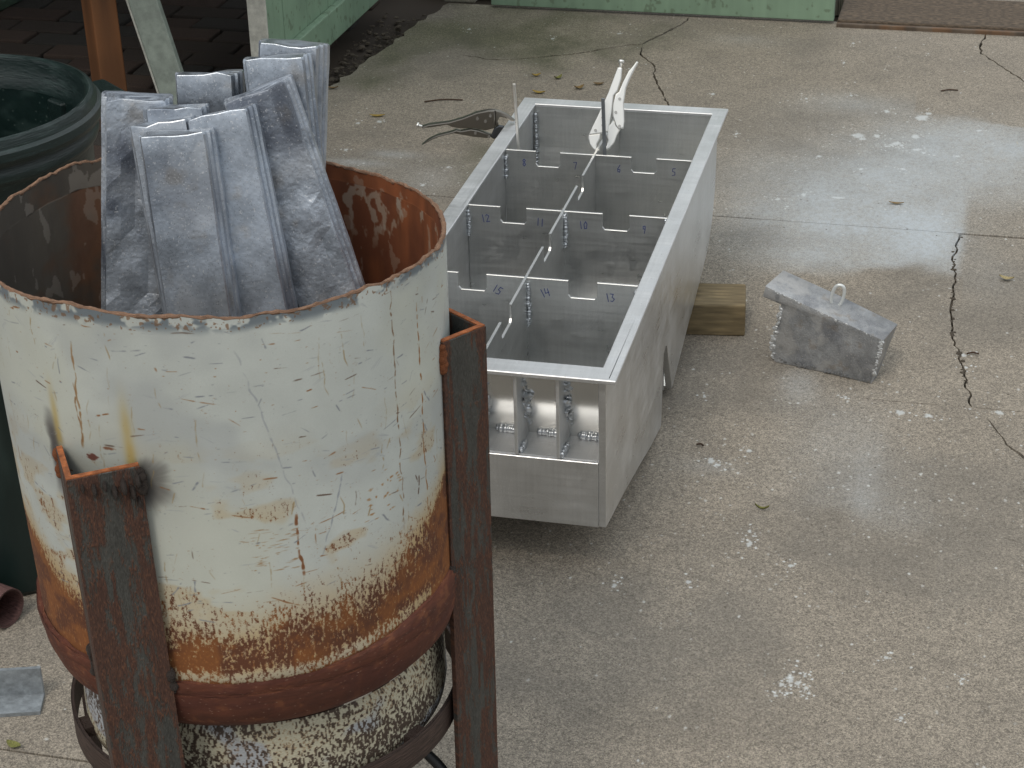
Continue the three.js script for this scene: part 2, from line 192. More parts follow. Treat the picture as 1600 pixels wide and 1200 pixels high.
{
  const soil = structure(mesh('ground', new THREE.PlaneGeometry(120, 120).rotateX(-Math.PI / 2).translate(0, -0.06, 0), soilMat), 'bare soil under and round the paved yard');
  const yard = new THREE.Group(); yard.name = 'concrete_yard'; structure(yard, 'stained concrete yard with cracks and white paint splashes'); scene.add(yard);
  const c4 = [[-0.015, 3.965], [-0.026, 3.852], [-0.016, 3.72], [-0.018, 3.594], [-0.008, 3.447], [0.008, 3.365], [0.023, 3.26], [0.035, 3.172]];
  const edge = (off, sd) => { const r = []; for (let i = 0; i < c4.length - 1; i++) { const n = 6; for (let k = 0; k < n; k++) r.push([lerp(c4[i][0], c4[i + 1][0], k / n) + off + (h2(i * 9 + k, sd, 1) - 0.5) * 0.008, lerp(c4[i][1], c4[i + 1][1], k / n)]); } r.push([c4[c4.length - 1][0] + off, c4[c4.length - 1][1]]); return r; };
  // slab left of the rough crack
  const A = [[-1.72, 1.8925], ...jagged([-1.72, 1.8925], [1.3, 1.8925], 60, 0.001, 1).slice(1), [1.3, 3.168], [0.044, 3.168], ...edge(-0.0018, 5).reverse(), [-0.02, 3.9776], [-0.44, 3.9776], ...jagged([-0.46, 3.9757], [-1.72, 3.9757], 60, 0.0012, 2)];
  mesh('slab', slabUV(yardPlate(A, [crackPoly([[-0.2, 3.17], [-0.1, 3.166], [-0.02, 3.167], [0.028, 3.166]], 0.0022, 8, 0.003), crackPoly([[0.061, 3.136], [0.084, 3.085], [0.098, 3.041], [0.129, 3.001], [0.2, 2.95], [0.3, 2.93]], 0.006, 9)], -0.055, 0), T0A, TLA), concreteNear, yard);
  const Bp = [...edge(0.0024, 5), [1.3, 3.1725], [1.3, 3.974], [-0.01, 3.974]];
  mesh('slab', slabUV(yardPlate(Bp, [], -0.055, -0.001), T0A, TLA), concreteNear, yard);
  const cr1 = [[-0.85, 5.47], [-0.857, 5.412], [-0.892, 5.31], [-0.921, 5.244], [-0.939, 5.192], [-0.97, 5.181], [-1.002, 5.157], [-1.042, 5.126], [-1.097, 5.081], [-1.153, 5.048], [-1.219, 5.019], [-1.277, 4.992], [-1.329, 4.983], [-1.37, 4.999], [-1.42, 5.008]];
  const cr2 = [[-0.936, 5.17], [-0.924, 5.099], [-0.902, 5.057], [-0.868, 5.005], [-0.861, 4.945], [-0.835, 4.857], [-0.807, 4.777], [-0.787, 4.718], [-0.761, 4.647]];
  const cr3 = [[-0.007, 5.47], [-0.003, 5.42], [-0.015, 5.32], [-0.006, 5.263], [0.04, 5.174], [0.108, 5.044], [0.3, 4.8]];
  const C = [[-1.78, 3.978], ...jagged([-1.78, 3.978], [-0.47, 3.978], 50, 0.0008, 3).slice(1), [-0.01, 3.978], ...jagged([0.0, 3.978], [1.3, 3.978], 50, 0.0008, 4), [1.3, 5.5], [-1.59, 5.5], ...jagged([-1.6, 5.47], [-1.7, 4.62], 24, 0.02, 7), ...jagged([-1.71, 4.6], [-1.76, 4.0], 16, 0.02, 8)];
  mesh('slab', slabUV(yardPlate(C, [crackPoly(cr1, 0.009, 11), crackPoly(cr2, 0.006, 12), crackPoly(cr3, 0.007, 13)], -0.055, 0.001), T0B, TLB), concreteFar, yard);
  mesh('slab', slabUV(yardPlate([[-1.72, -1.2], [1.3, -1.2], [1.3, 1.888], [-1.72, 1.888]], [], -0.055, 0.0005), T0A, TLA), concreteNear, yard);
  for (const [a, b, c, d] of [[1.306, -1.2, 3.6, 1.888], [1.306, 1.893, 3.6, 3.974], [1.306, 3.979, 3.6, 5.5], [-1.72, -3.4, 1.3, -1.206], [1.306, -3.4, 3.6, -1.206], [-4.2, -3.4, -1.726, -1.206], [-4.2, -1.2, -1.726, 1.888], [-4.2, 1.893, -1.726, 2.9]]) mesh('slab', slabUV(yardPlate([[a, b], [c, b], [c, d], [a, d]], [], -0.055, 0), T0A, TLA), concreteNear, yard);
  // brick floor of the open shed
  const floor = new THREE.Group(); floor.name = 'brick_floor'; structure(floor, 'worn brick floor inside the dark open shed'); scene.add(floor);
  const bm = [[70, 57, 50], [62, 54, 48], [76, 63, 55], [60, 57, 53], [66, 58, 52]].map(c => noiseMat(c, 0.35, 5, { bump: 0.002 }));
  const bg = [0, 1, 2].map(k => { const g = new RoundedBoxGeometry(0.205, 0.06, 0.098, 1, 0.006); g.rotateY((k - 1) * 0.012); return g; });
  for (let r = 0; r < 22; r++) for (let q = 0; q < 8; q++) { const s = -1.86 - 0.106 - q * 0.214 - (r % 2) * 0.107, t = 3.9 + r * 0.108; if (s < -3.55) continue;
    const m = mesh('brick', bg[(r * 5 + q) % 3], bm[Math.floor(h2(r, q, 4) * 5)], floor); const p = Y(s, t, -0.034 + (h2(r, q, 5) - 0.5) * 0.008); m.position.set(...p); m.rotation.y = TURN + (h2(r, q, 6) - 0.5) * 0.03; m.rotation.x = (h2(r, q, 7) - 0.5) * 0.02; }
  const rest = mesh('outer_brickwork', slabUV(yardPlate([[-5.5, 2.96], [-1.84, 2.96], [-1.84, 3.84], [-3.55, 3.84], [-3.55, 6.25], [-5.5, 6.25]], [], -0.055, -0.006), T0A, TLA), bm[1], floor);
}

// ---------------------------------------------------------------- sheds and doors
const paintTex = (c, sc, sd) => makeTex(512, 512, (u, v, o) => { const n = fbm(u * 9, v * 9, 4, sd), g = fbm(u * 60, v * 4, 3, sd + 5); o[0] = c[0]; o[1] = c[1]; o[2] = c[2]; mulc(o, 1 + (n - 0.5) * 0.16 + (g - 0.5) * 0.1); mixc(o, [88, 100, 80], ss(0.68, 0.76, fbm(u * 70, v * 50, 3, sd + 8)) * 0.5); o[4] = g * 0.7 + n * 0.3; }, { bump: true, wrap: THREE.MirroredRepeatWrapping });
const greenT = paintTex([128, 153, 130], 1, 41), greenMat = std({ ...greenT, roughnessMap: null, bumpScale: 0.0012, roughness: 0.6 });
const whiteTrim = noiseMat([188, 188, 178], 0.2, 4, { bump: 0.001, rough: 0.7 });
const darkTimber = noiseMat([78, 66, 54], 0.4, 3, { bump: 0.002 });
const rustTimberT = makeTex(1024, 128, (u, v, o) => { const n = fbm(u * 40, v * 6, 4, 3), r = fbm(u * 12, v * 3, 4, 8); o[0] = 92; o[1] = 80; o[2] = 68; mulc(o, 0.75 + n * 0.5); mixc(o, [122, 82, 50], ss(0.48, 0.72, fbm(u * 30, v * 8, 4, 18)) * 0.45); o[4] = n; }, { bump: true });
const rustTimber = std({ map: rustTimberT.map, bumpMap: rustTimberT.bumpMap, bumpScale: 0.002, roughness: 0.85 });
const wallMat = noiseMat([136, 132, 118], 0.2, 2, { bump: 0.002 });
const yb = (s, t, h, w, d, hh, r = 0) => boxUV(box(0, 0, 0, w, hh, d, r)).rotateY(TURN).translate(...Y(s, t, h)); // box centred at s,t,h; w along s, d along t
{ // open shed on the left: roof on posts, back and left walls
  const g = thing('open_shed', 'dark open shed over the brick floor behind the green bin', 'shed');
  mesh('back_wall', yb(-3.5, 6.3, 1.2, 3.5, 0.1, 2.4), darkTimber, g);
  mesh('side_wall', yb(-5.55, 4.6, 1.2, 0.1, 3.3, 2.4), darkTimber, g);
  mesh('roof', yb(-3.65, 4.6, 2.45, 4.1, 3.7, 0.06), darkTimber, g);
  mesh('roof_post', yb(-1.84, 3.02, 1.21, 0.09, 0.09, 2.42), darkTimber, g);
}
{ // beyond the gate: more concrete behind a worn timber sill
  const fl = mesh('rear_concrete', slabUV(yardPlate([[-1.72, 5.75], [3.8, 5.75], [3.8, 9.5], [-1.72, 9.5]], [crackPoly([[-0.02, 5.77], [0.01, 5.85], [0.06, 5.95], [0.05, 6.2]], 0.008, 21)], -0.055, 0.004), T0B, TLB), concreteFar); structure(fl, 'concrete beyond the timber sill');
  const g = thing('timber_sill', 'worn brown timber sill with an orange front edge along the top right', 'sill');
  mesh('beam', yb(0.52, 5.605, -0.008, 1.88, 0.275, 0.05, 0.006), noiseMat([88, 76, 63], 0.3, 6, { bump: 0.002 }), g);
  mesh('front_strip', yb(0.52, 5.452, -0.004, 1.88, 0.016, 0.032, 0.003), rustTimber, g);
  const j = mesh('gate_post', yb(-1.56, 5.56, 0.6, 0.1, 0.1, 1.2, 0.006), wallMat); tag(j, 'pale gate post between the two green doors at the top', 'post');
}
{
  const d = thing('green_gate', 'pale green gate at the top, its lower edge just above the cracked concrete', 'gate', Y(-1.45, 5.485, 0), TURN);
  mesh('panel', boxUV(box(0.51, 0.54, 0, 1.02, 1.06, 0.03, 0.003)), greenMat, d);
  mesh('top_rail', boxUV(box(0.51, 1.03, -0.0265, 1.02, 0.08, 0.022, 0.003)), greenMat, d);
  for (const x of [0.05, 0.97]) mesh('stile', boxUV(box(x, 0.52, -0.026, 0.08, 0.94, 0.02, 0.003)), greenMat, d);
  const e = thing('green_door', 'green boarded door standing open at left, its end edge painted white', 'door', Y(-1.8, 4.44, 0), TURN + Math.PI / 2);
  for (let i = 0; i < 6; i++) mesh('board', boxUV(box(0.012 + (i + 0.5) * 0.175, 1.04, 0, 0.172, 2.0, 0.022, 0.003)).translate(i * 0.0, 0, (i % 2) * 0.001), greenMat, e);
  mesh('bottom_rail', boxUV(box(0.537, 0.085, 0.023, 1.05, 0.09, 0.022, 0.004)), greenMat, e);
  mesh('end_edge', boxUV(box(0.004, 1.09, 0.012, 0.008, 1.9, 0.05, 0.002)), whiteTrim, e);
  mesh('door_foot', boxUV(box(0.005, 0.085, 0.012, 0.0076, 0.1, 0.046, 0.002)), darkTimber, e);
}
{ // timber post, painted plank and dark board in the shed
  const woodT = makeTex(256, 1024, (u, v, o) => { const g = fbm(u * 22, v * 3, 4, 13), k = fbm(u * 3, v * 5, 3, 17); o[0] = 128; o[1] = 84; o[2] = 50; mulc(o, 0.62 + g * 0.5 + (k - 0.5) * 0.4); o[4] = g; }, { bump: true, wrap: THREE.MirroredRepeatWrapping });
  const wood = std({ map: woodT.map, bumpMap: woodT.bumpMap, bumpScale: 0.001, roughness: 0.75 });
  const g = mesh('timber_post', boxUV(box(0, 1.2, 0, 0.068, 2.4, 0.075, 0.004)).rotateY(TURN + 0.8), wood); g.position.set(...Y(-2.195, 4.4, 0)); g.rotation.z = 0.008;
  tag(g, 'orange brown square timber post standing on the bricks behind the green bin', 'post');
  const gp = noiseMat([150, 160, 150], 0.15, 3, { bump: 0.0006, rough: 0.6 });
  const p = thing('painted_plank', 'grey white painted plank leaning in the shed behind the ingots', 'plank', Y(-2.0, 4.4, 0), TURN);
  p.rotation.z = 0.235;
  mesh('face', boxUV(box(0, 0.92, 0, 0.078, 1.84, 0.02, 0.003)), gp, p);
  mesh('edge_strip', boxUV(box(-0.0415, 0.92, 0.006, 0.005, 1.84, 0.012, 0.001)), whiteTrim, p);
  const b = mesh('dark_board', boxUV(box(0, 0.012, 0, 0.5, 0.024, 0.5, 0.003)).rotateY(-0.35), noiseMat([62, 82, 66], 0.3, 3, { rough: 0.7 })); b.position.set(...Y(-3.16, 5.34, 0)); tag(b, 'dark green board lying flat on the bricks in the top left corner', 'board');
}

// ---------------------------------------------------------------- metals
const aluT = makeTex(1024, 1024, (u, v, o) => { const n = fbm(u * 6, v * 6, 4, 3), s = fbm(u * 5, v * 90, 3, 9), q = fbm(u * 110, v * 7, 3, 19); const sw = fbm(u * 14 + n * 4, v * 14, 3, 33);
  o[0] = 226; o[1] = 227; o[2] = 227; mulc(o, 0.97 + (n - 0.5) * 0.1 + (s - 0.5) * 0.05 + (q - 0.5) * 0.05); if (sw > 0.66) mixc(o, [222, 224, 226], 0.3); if (h2(u * 1024, v * 1024, 3) > 0.995) mulc(o, 0.7);
  o[3] = 0.38 + (n - 0.5) * 0.16 + (s - 0.5) * 0.12 + (sw > 0.62 ? -0.06 : 0); o[4] = 0.5 + (s - 0.5) * 0.3 + (q - 0.5) * 0.3 + (n - 0.5) * 0.3; }, { rough: true, bump: true, wrap: THREE.MirroredRepeatWrapping });
for (const t of Object.values(aluT)) t.repeat.set(2.5, 2.5);
const aluArcs = (C, w, h) => { const sv = seed; seed = 31; for (let n = 0; n < 46; n++) { const cx = rr(0, w), cy = rr(0, h), a0 = rr(0, 6.28), R0 = rr(40, 150), k = 3 + (rnd() * 6 | 0); for (let q = 0; q < k; q++) { const r = R0 + q * rr(3, 9); let px = null; for (let i = 0; i <= 10; i++) { const a = a0 + i * 0.13, x = cx + Math.cos(a) * r, y = cy + Math.sin(a) * r; if (px) stampLine(C, w, h, px[0], px[1], x, y, 0.8, [244, 245, 246], 0.35, n * 20 + q, 0.3); px = [x, y]; } } } seed = sv; };
aluArcs(aluT.map.image.data, 1024, 1024); aluT.map.needsUpdate = true;
const alu = std({ map: aluT.map, roughnessMap: aluT.roughnessMap, bumpMap: aluT.bumpMap, bumpScale: 0.0003, roughness: 1, metalness: 0.92 });
const aluPlate = std({ map: aluT.map, color: 0xf4f4f2, roughnessMap: aluT.roughnessMap, bumpMap: aluT.bumpMap, bumpScale: 0.0003, roughness: 0.95, metalness: 0.93 });
const aluBright = std({ map: aluT.map, roughnessMap: aluT.roughnessMap, metalness: 0.85, roughness: 1.2, bumpMap: aluT.bumpMap, bumpScale: 0.0004 });
const weldMat = std({ color: 0xc4c8cc, metalness: 0.9, roughness: 0.33 });
const inkMat = std({ color: 0x2a3a78, roughness: 0.6 });

// ---------------------------------------------------------------- the aluminium box
const BOXPOS = [0.447, 0, -3.677], BOXTURN = -0.24603;
{
  const g = thing('aluminium_box', 'open aluminium box divided into numbered compartments, one end propped on a wood block', 'metal box', BOXPOS, BOXTURN);
  const top = 0.36, W = 0.4192, L = 1.2145;
  // flange with bolt holes; shape is (v, -u)
  const fl = shapeOf([[0, 0], [-W, 0], [-W, -L], [0, -L]]);
  const inner = new THREE.Path(); const I = [[-0.028, -0.036], [-0.388, -0.036], [-0.388, -1.173], [-0.027, -1.173]]; I.forEach((p, i) => i ? inner.lineTo(...p) : inner.moveTo(...p)); inner.closePath(); fl.holes.push(inner);
  const hole = (x, y) => { const p = new THREE.Path(); p.absarc(x, y, 0.0038, 0, 6.283, true); fl.holes.push(p); };
  for (let k = 0; k < 12; k++) { hole(-0.0145 + (h2(k, 1, 2) - 0.5) * 0.003, -0.06 - k * 0.098 - (k === 11 ? 0.07 : 0)); hole(-0.404, -0.06 - k * 0.1); }
  for (const v of [-0.06, -0.16, -0.26, -0.36]) { hole(v, -1.194); hole(v, -0.018); }
  const XZ = new THREE.Matrix4().makeBasis(V3(1, 0, 0), V3(0, 0, -1), V3(0, 1, 0));
  mesh('flange', boxUV(extr(fl, 0.007, 0.0012, 1).applyMatrix4(XZ).translate(0, top - 0.007, 0)), aluBright, g);
  const ZY = new THREE.Matrix4().makeBasis(V3(0, 0, 1), V3(0, 1, 0), V3(-1, 0, 0));
  const exU = (pts, v0, v1, bev = 0) => boxUV(extr(Array.isArray(pts) ? shapeOf(pts) : pts, v1 - v0, bev).applyMatrix4(ZY).translate(v1, 0, 0));
  const bh = top - 0.0072;
  const frontProf = [[1.2, 0.1], [1.05, 0.074], [0.9, 0.043], [0.79, 0.018], [0.686, 0.001]], rearProf = [[0.567, 0.016], [0.48, 0.034], [0.37, 0.058], [0.31, 0.0665], [0.24, 0.082], [0.158, 0.1], [0.124, 0.11], [0.075, 0.148], [0.045, 0.2], [0.034, 0.27], [0.03, bh]];
  const profile = [[1.2, bh], ...frontProf, [0.668, 0.134], [0.648, 0.142], [0.63, 0.134], ...rearProf];
  mesh('side_wall', exU(profile, -0.0285, -0.0165, 0.001), alu, g);
  mesh('side_wall', exU(profile, -0.4025, -0.3905, 0.001), alu, g);
  const strip = (pts, th, v0, v1) => { const off = pts.map((p, i) => { const a = pts[Math.max(0, i - 1)], b = pts[Math.min(pts.length - 1, i + 1)], dx = b[0] - a[0], dy = b[1] - a[1], l = Math.hypot(dx, dy); return [p[0] - dy / l * th, p[1] + dx / l * th]; }); return exU([...pts, ...off.reverse()], v0, v1); };
  mesh('bottom_plate', strip([...frontProf].reverse(), 0.005, -0.39, -0.029), aluPlate, g);
  mesh('bottom_plate', strip([...rearProf.slice(0, 7)].reverse(), 0.005, -0.39, -0.029), aluPlate, g);
  mesh('end_wall', strip([...rearProf.slice(6)].reverse(), 0.005, -0.39, -0.029), aluPlate, g);
  // front: panel below, ledge, pockets between fins under the flange
  mesh('front_panel', boxUV(extr(shapeOf([[-0.39, 0.098], [-0.029, 0.098], [-0.029, 0.2105], [-0.39, 0.2105]]), 0.005, 0.0008).translate(0, 0, 1.195)), alu, g);
  mesh('ledge', exU([[1.12, 0.2085], [1.1945, 0.2085], [1.1945, 0.2125], [1.12, 0.2125]], -0.39, -0.029, 0.0006), aluBright, g);
  const backCurve = [[1.122, 0.214], [1.1255, 0.219], [1.131, 0.228], [1.138, 0.241], [1.145, 0.257], [1.151, 0.275], [1.156, 0.295], [1.159, 0.315], [1.16, 0.335], [1.16, bh]];
  mesh('pocket_back', toCreasedNormals(strip(backCurve, -0.004, -0.39, -0.029), 0.5), std({ color: 0xe2e2e0, metalness: 0.95, roughness: 0.24 }), g);
  for (const v of [-0.0905, -0.1555, -0.2205, -0.2855, -0.3505]) {
    mesh('fin', exU([[1.127, 0.2128], [1.2, 0.2128], [1.2, bh - 0.012], [1.2015, bh], [1.16, bh], [1.158, 0.31], [1.148, 0.262], [1.136, 0.236]], v - 0.0026, v + 0.0026, 0.0008), aluBright, g);
    mesh('weld_bead', burr([[v + 0.004, 0.335, 1.163], [v + 0.0055, 0.30, 1.162], [v + 0.006, 0.27, 1.155], [v + 0.005, 0.24, 1.14]], 0.0062, 46, v * 1000 | 0), weldMat, g);
    mesh('weld_bead', bead([[v + 0.0055, 0.2155, 1.158], [v + 0.0062, 0.2155, 1.175], [v + 0.0055, 0.2155, 1.192]], 0.005, 0.005, v * 1700 | 0), weldMat, g);
  }
  for (const [a, b] of [[-0.033, -0.072], [-0.1, -0.136], [-0.163, -0.2], [-0.23, -0.27], [-0.3, -0.34]]) mesh('weld_bead', bead([[a, 0.217, 1.131], [(a + b) / 2, 0.217, 1.1315], [b, 0.217, 1.131]], 0.0055, 0.0035, a * 900 | 0), weldMat, g);
  // dividers; floor height under a given u
  const floorAt = (u) => table([[0.124, 0.115], [0.158, 0.106], [0.24, 0.088], [0.31, 0.073], [0.37, 0.064], [0.48, 0.041], [0.567, 0.024], [0.6, 0.15], [0.69, 0.15], [0.7, 0.01], [0.79, 0.025], [0.9, 0.05], [1.05, 0.081], [1.2, 0.107]], u);
  const notch = (a, b, y, d) => [[a, y], [a, y - d + 0.005], [a + 0.004, y - d], [b - 0.004, y - d], [b, y - d + 0.005], [b, y]];
  [[0.289, 0], [0.574, 1], [0.8655, 2]].forEach(([u, k]) => {
    const y = 0.3555, f = floorAt(u), s = shapeOf([[-0.39, f], [-0.029, f], [-0.029, y], ...notch(-0.144, -0.096, y, 0.03).reverse(), ...notch(-0.3295, -0.282, y, 0.03).reverse(), [-0.39, y]]);
    const m = mesh('cross_divider', boxUV(extr(s, 0.0045, 0.0006).translate(0, 0, u - 0.002)), aluPlate, g);
  });
  {
    const y = 0.3568, pts = []; for (const u of [0.13, 0.24, 0.37, 0.48, 0.565]) pts.push([u, floorAt(u)]); pts.push([0.6, 0.15], [0.69, 0.15]); for (const u of [0.7, 0.79, 0.9, 1.05, 1.116]) pts.push([u, floorAt(u)]);
    pts.push([1.118, 0.2], [1.118, 0.226], [1.14, 0.262], [1.154, 0.31], [1.155, y], ...notch(0.977, 1.044, y, 0.03).reverse(), ...notch(0.684, 0.741, y, 0.03).reverse(), ...notch(0.403, 0.456, y, 0.03).reverse(), [0.045, y], [0.05, 0.2]);
    mesh('long_divider', exU(pts, -0.2175, -0.213, 0.0006), aluPlate, g);
    mesh('slot_top', exU([[0.59, 0.144], [0.7, 0.144], [0.7, 0.149], [0.59, 0.149]], -0.39, -0.029), alu, g);
    mesh('slot_side', exU([[0.695, 0.012], [0.699, 0.012], [0.699, 0.144], [0.695, 0.144]], -0.39, -0.029), alu, g);
    mesh('slot_side', exU([[0.584, 0.022], [0.588, 0.022], [0.588, 0.144], [0.584, 0.144]], -0.39, -0.029), alu, g);
  }
  // weld beads inside the compartments
  let bi = 0;
  for (const [v, u, y0, y1] of [[-0.211, 0.872, 0.345, 0.27], [-0.211, 0.58, 0.35, 0.29], [-0.388, 0.58, 0.345, 0.30], [-0.031, 0.871, 0.345, 0.31], [-0.388, 0.295, 0.34, 0.3], [-0.031, 0.58, 0.352, 0.322], [-0.386, 0.045, 0.34, 0.2], [-0.031, 0.295, 0.34, 0.29]])
    mesh('weld_bead', bead([[v, y0, u], [v + 0.001, (y0 + y1) / 2, u], [v, y1, u]], 0.0038, 0.0026, ++bi * 31), weldMat, g);
  // compartment numbers written in blue marker
  const D = { 1: [[[0.35, 1], [0.5, 0]]], 2: [[[0.1, 0.8], [0.4, 1], [0.8, 0.8], [0.2, 0.05], [0.9, 0.1]]], 3: [[[0.1, 0.95], [0.7, 0.9], [0.4, 0.55], [0.8, 0.3], [0.4, 0], [0.05, 0.1]]], 4: [[[0.2, 1], [0.1, 0.4], [0.8, 0.45]], [[0.75, 0.9], [0.65, 0]]], 5: [[[0.8, 1], [0.25, 0.95], [0.2, 0.55], [0.7, 0.5], [0.7, 0.1], [0.1, 0]]], 6: [[[0.7, 1], [0.2, 0.5], [0.2, 0.1], [0.6, 0], [0.7, 0.35], [0.25, 0.4]]], 7: [[[0.1, 0.95], [0.8, 1], [0.4, 0]]], 8: [[[0.5, 0.5], [0.2, 0.8], [0.5, 1], [0.75, 0.8], [0.2, 0.25], [0.5, 0], [0.8, 0.25], [0.5, 0.5]]], 9: [[[0.7, 0.6], [0.3, 0.55], [0.3, 0.9], [0.7, 0.95], [0.7, 0.6], [0.55, 0]]], 0: [[[0.5, 1], [0.2, 0.6], [0.3, 0.05], [0.7, 0.1], [0.8, 0.7], [0.5, 1]]] };
  const write = (txt, v, y, u, hgt, tilt) => { const gs = []; [...txt].forEach((ch, n) => { for (const st of D[ch]) for (let i = 0; i < st.length - 1; i++) { const w = hgt * 0.62, ax = (n - txt.length / 2) * w * 0.85 + st[i][0] * w, ay = st[i][1] * hgt, bx = (n - txt.length / 2) * w * 0.85 + st[i + 1][0] * w, by = st[i + 1][1] * hgt, l = Math.hypot(bx - ax, by - ay); gs.push(new THREE.BoxGeometry(l + 0.0006, 0.0012, 0.0003).rotateZ(Math.atan2(by - ay, bx - ax)).translate((ax + bx) / 2, (ay + by) / 2, i * 0.00002)); } });
    const m = mesh('marker_number', mergeGeometries(gs).rotateZ(tilt), inkMat, g); m.position.set(v, y, u + 0.0028); };
  [['8', -0.353, 0.289, 0], ['7', -0.253, 0.289, 0], ['6', -0.168, 0.289, 0], ['5', -0.063, 0.289, 0], ['12', -0.357, 0.574, 0.1], ['11', -0.258, 0.574, -0.15], ['10', -0.179, 0.574, 0], ['9', -0.07, 0.574, 0], ['15', -0.268, 0.8655, -0.6], ['14', -0.181, 0.8655, 0.35], ['13', -0.074, 0.8655, 0.1]].forEach(([t, v, u, a]) => write(t, v, 0.324, u, 0.0145, a));
}
const W2 = new THREE.Matrix4().makeRotationY(BOXTURN).setPosition(...BOXPOS); // box frame (v, height, u) to the world
const inBox = (v, y, u) => { const p = V3(v, y, u).applyMatrix4(W2); return [p.x, p.y, p.z]; };
// wood block under the far end of the box
{
  const t = makeTex(512, 256, (u, v, o) => { const g = fbm(u * 5, v * 40, 4, 3), k = fbm(u * 5, v * 6, 3, 11); o[0] = 132; o[1] = 116; o[2] = 86; mulc(o, 0.72 + g * 0.45 + (k - 0.5) * 0.3); mixc(o, [84, 72, 52], ss(0.55, 0.8, fbm(u * 6, v * 14, 4, 19)) * 0.45); o[4] = g; }, { bump: true, wrap: THREE.MirroredRepeatWrapping });
  t.map.repeat.set(4, 4); t.bumpMap.repeat.set(4, 4);
  const b = mesh('wood_block', boxUV(box(-0.11, 0.033, 0, 0.22, 0.066, 0.105, 0.004)), std({ map: t.map, bumpMap: t.bumpMap, bumpScale: 0.001, roughness: 0.85 }));
  b.position.set(0.462, 0, -3.425); b.rotation.y = -0.12; tag(b, 'weathered block of squared timber wedged under the aluminium box', 'wood block');
}
// ---------------------------------------------------------------- locking pliers and clamped strips
const chrome = std({ color: 0xf0efea, metalness: 0.9, roughness: 0.33 }), rivetSteel = std({ color: 0xb4b2ae, metalness: 0.9, roughness: 0.35 }), stripSteel = std({ color: 0x9a9ea2, metalness: 0.85, roughness: 0.4 }), darkSteel = std({ color: 0x5d6064, metalness: 0.9, roughness: 0.4 });
function pliers(g, parts, rivets, knob, scale, ox, oy) {
  const P = ([x, y]) => [(x - ox) * scale, -(y - oy) * scale];
  for (const [name, pts, th, z, mat] of parts) mesh(name, toCreasedNormals(extr(shapeOf(pts.map(P)), th, 0.0024, 2).translate(0, 0, z - th / 2), 0.3), mat, g);
  for (const r of rivets) { const q = P(r); mesh('rivet', new THREE.CylinderGeometry(0.0028, 0.0032, 0.019, 12).rotateX(Math.PI / 2).translate(q[0], q[1], 0.001), rivetSteel, g); }
  const [a, b] = knob.map(P); const d = Math.hypot(b[0] - a[0], b[1] - a[1]), an = Math.atan2(b[1] - a[1], b[0] - a[0]) - Math.PI / 2;
  mesh('adjusting_screw', new THREE.LatheGeometry([[0.0001, 0], [0.0028, 0], [0.0028, d * 0.6], [0.0036, d * 0.65], [0.006, d * 0.75], [0.0062, d * 1.02], [0.004, d * 1.12], [0.0001, d * 1.13]].map(p => new THREE.Vector2(...p)), 14).rotateZ(an).translate(a[0], a[1], 0), chrome, g);
}
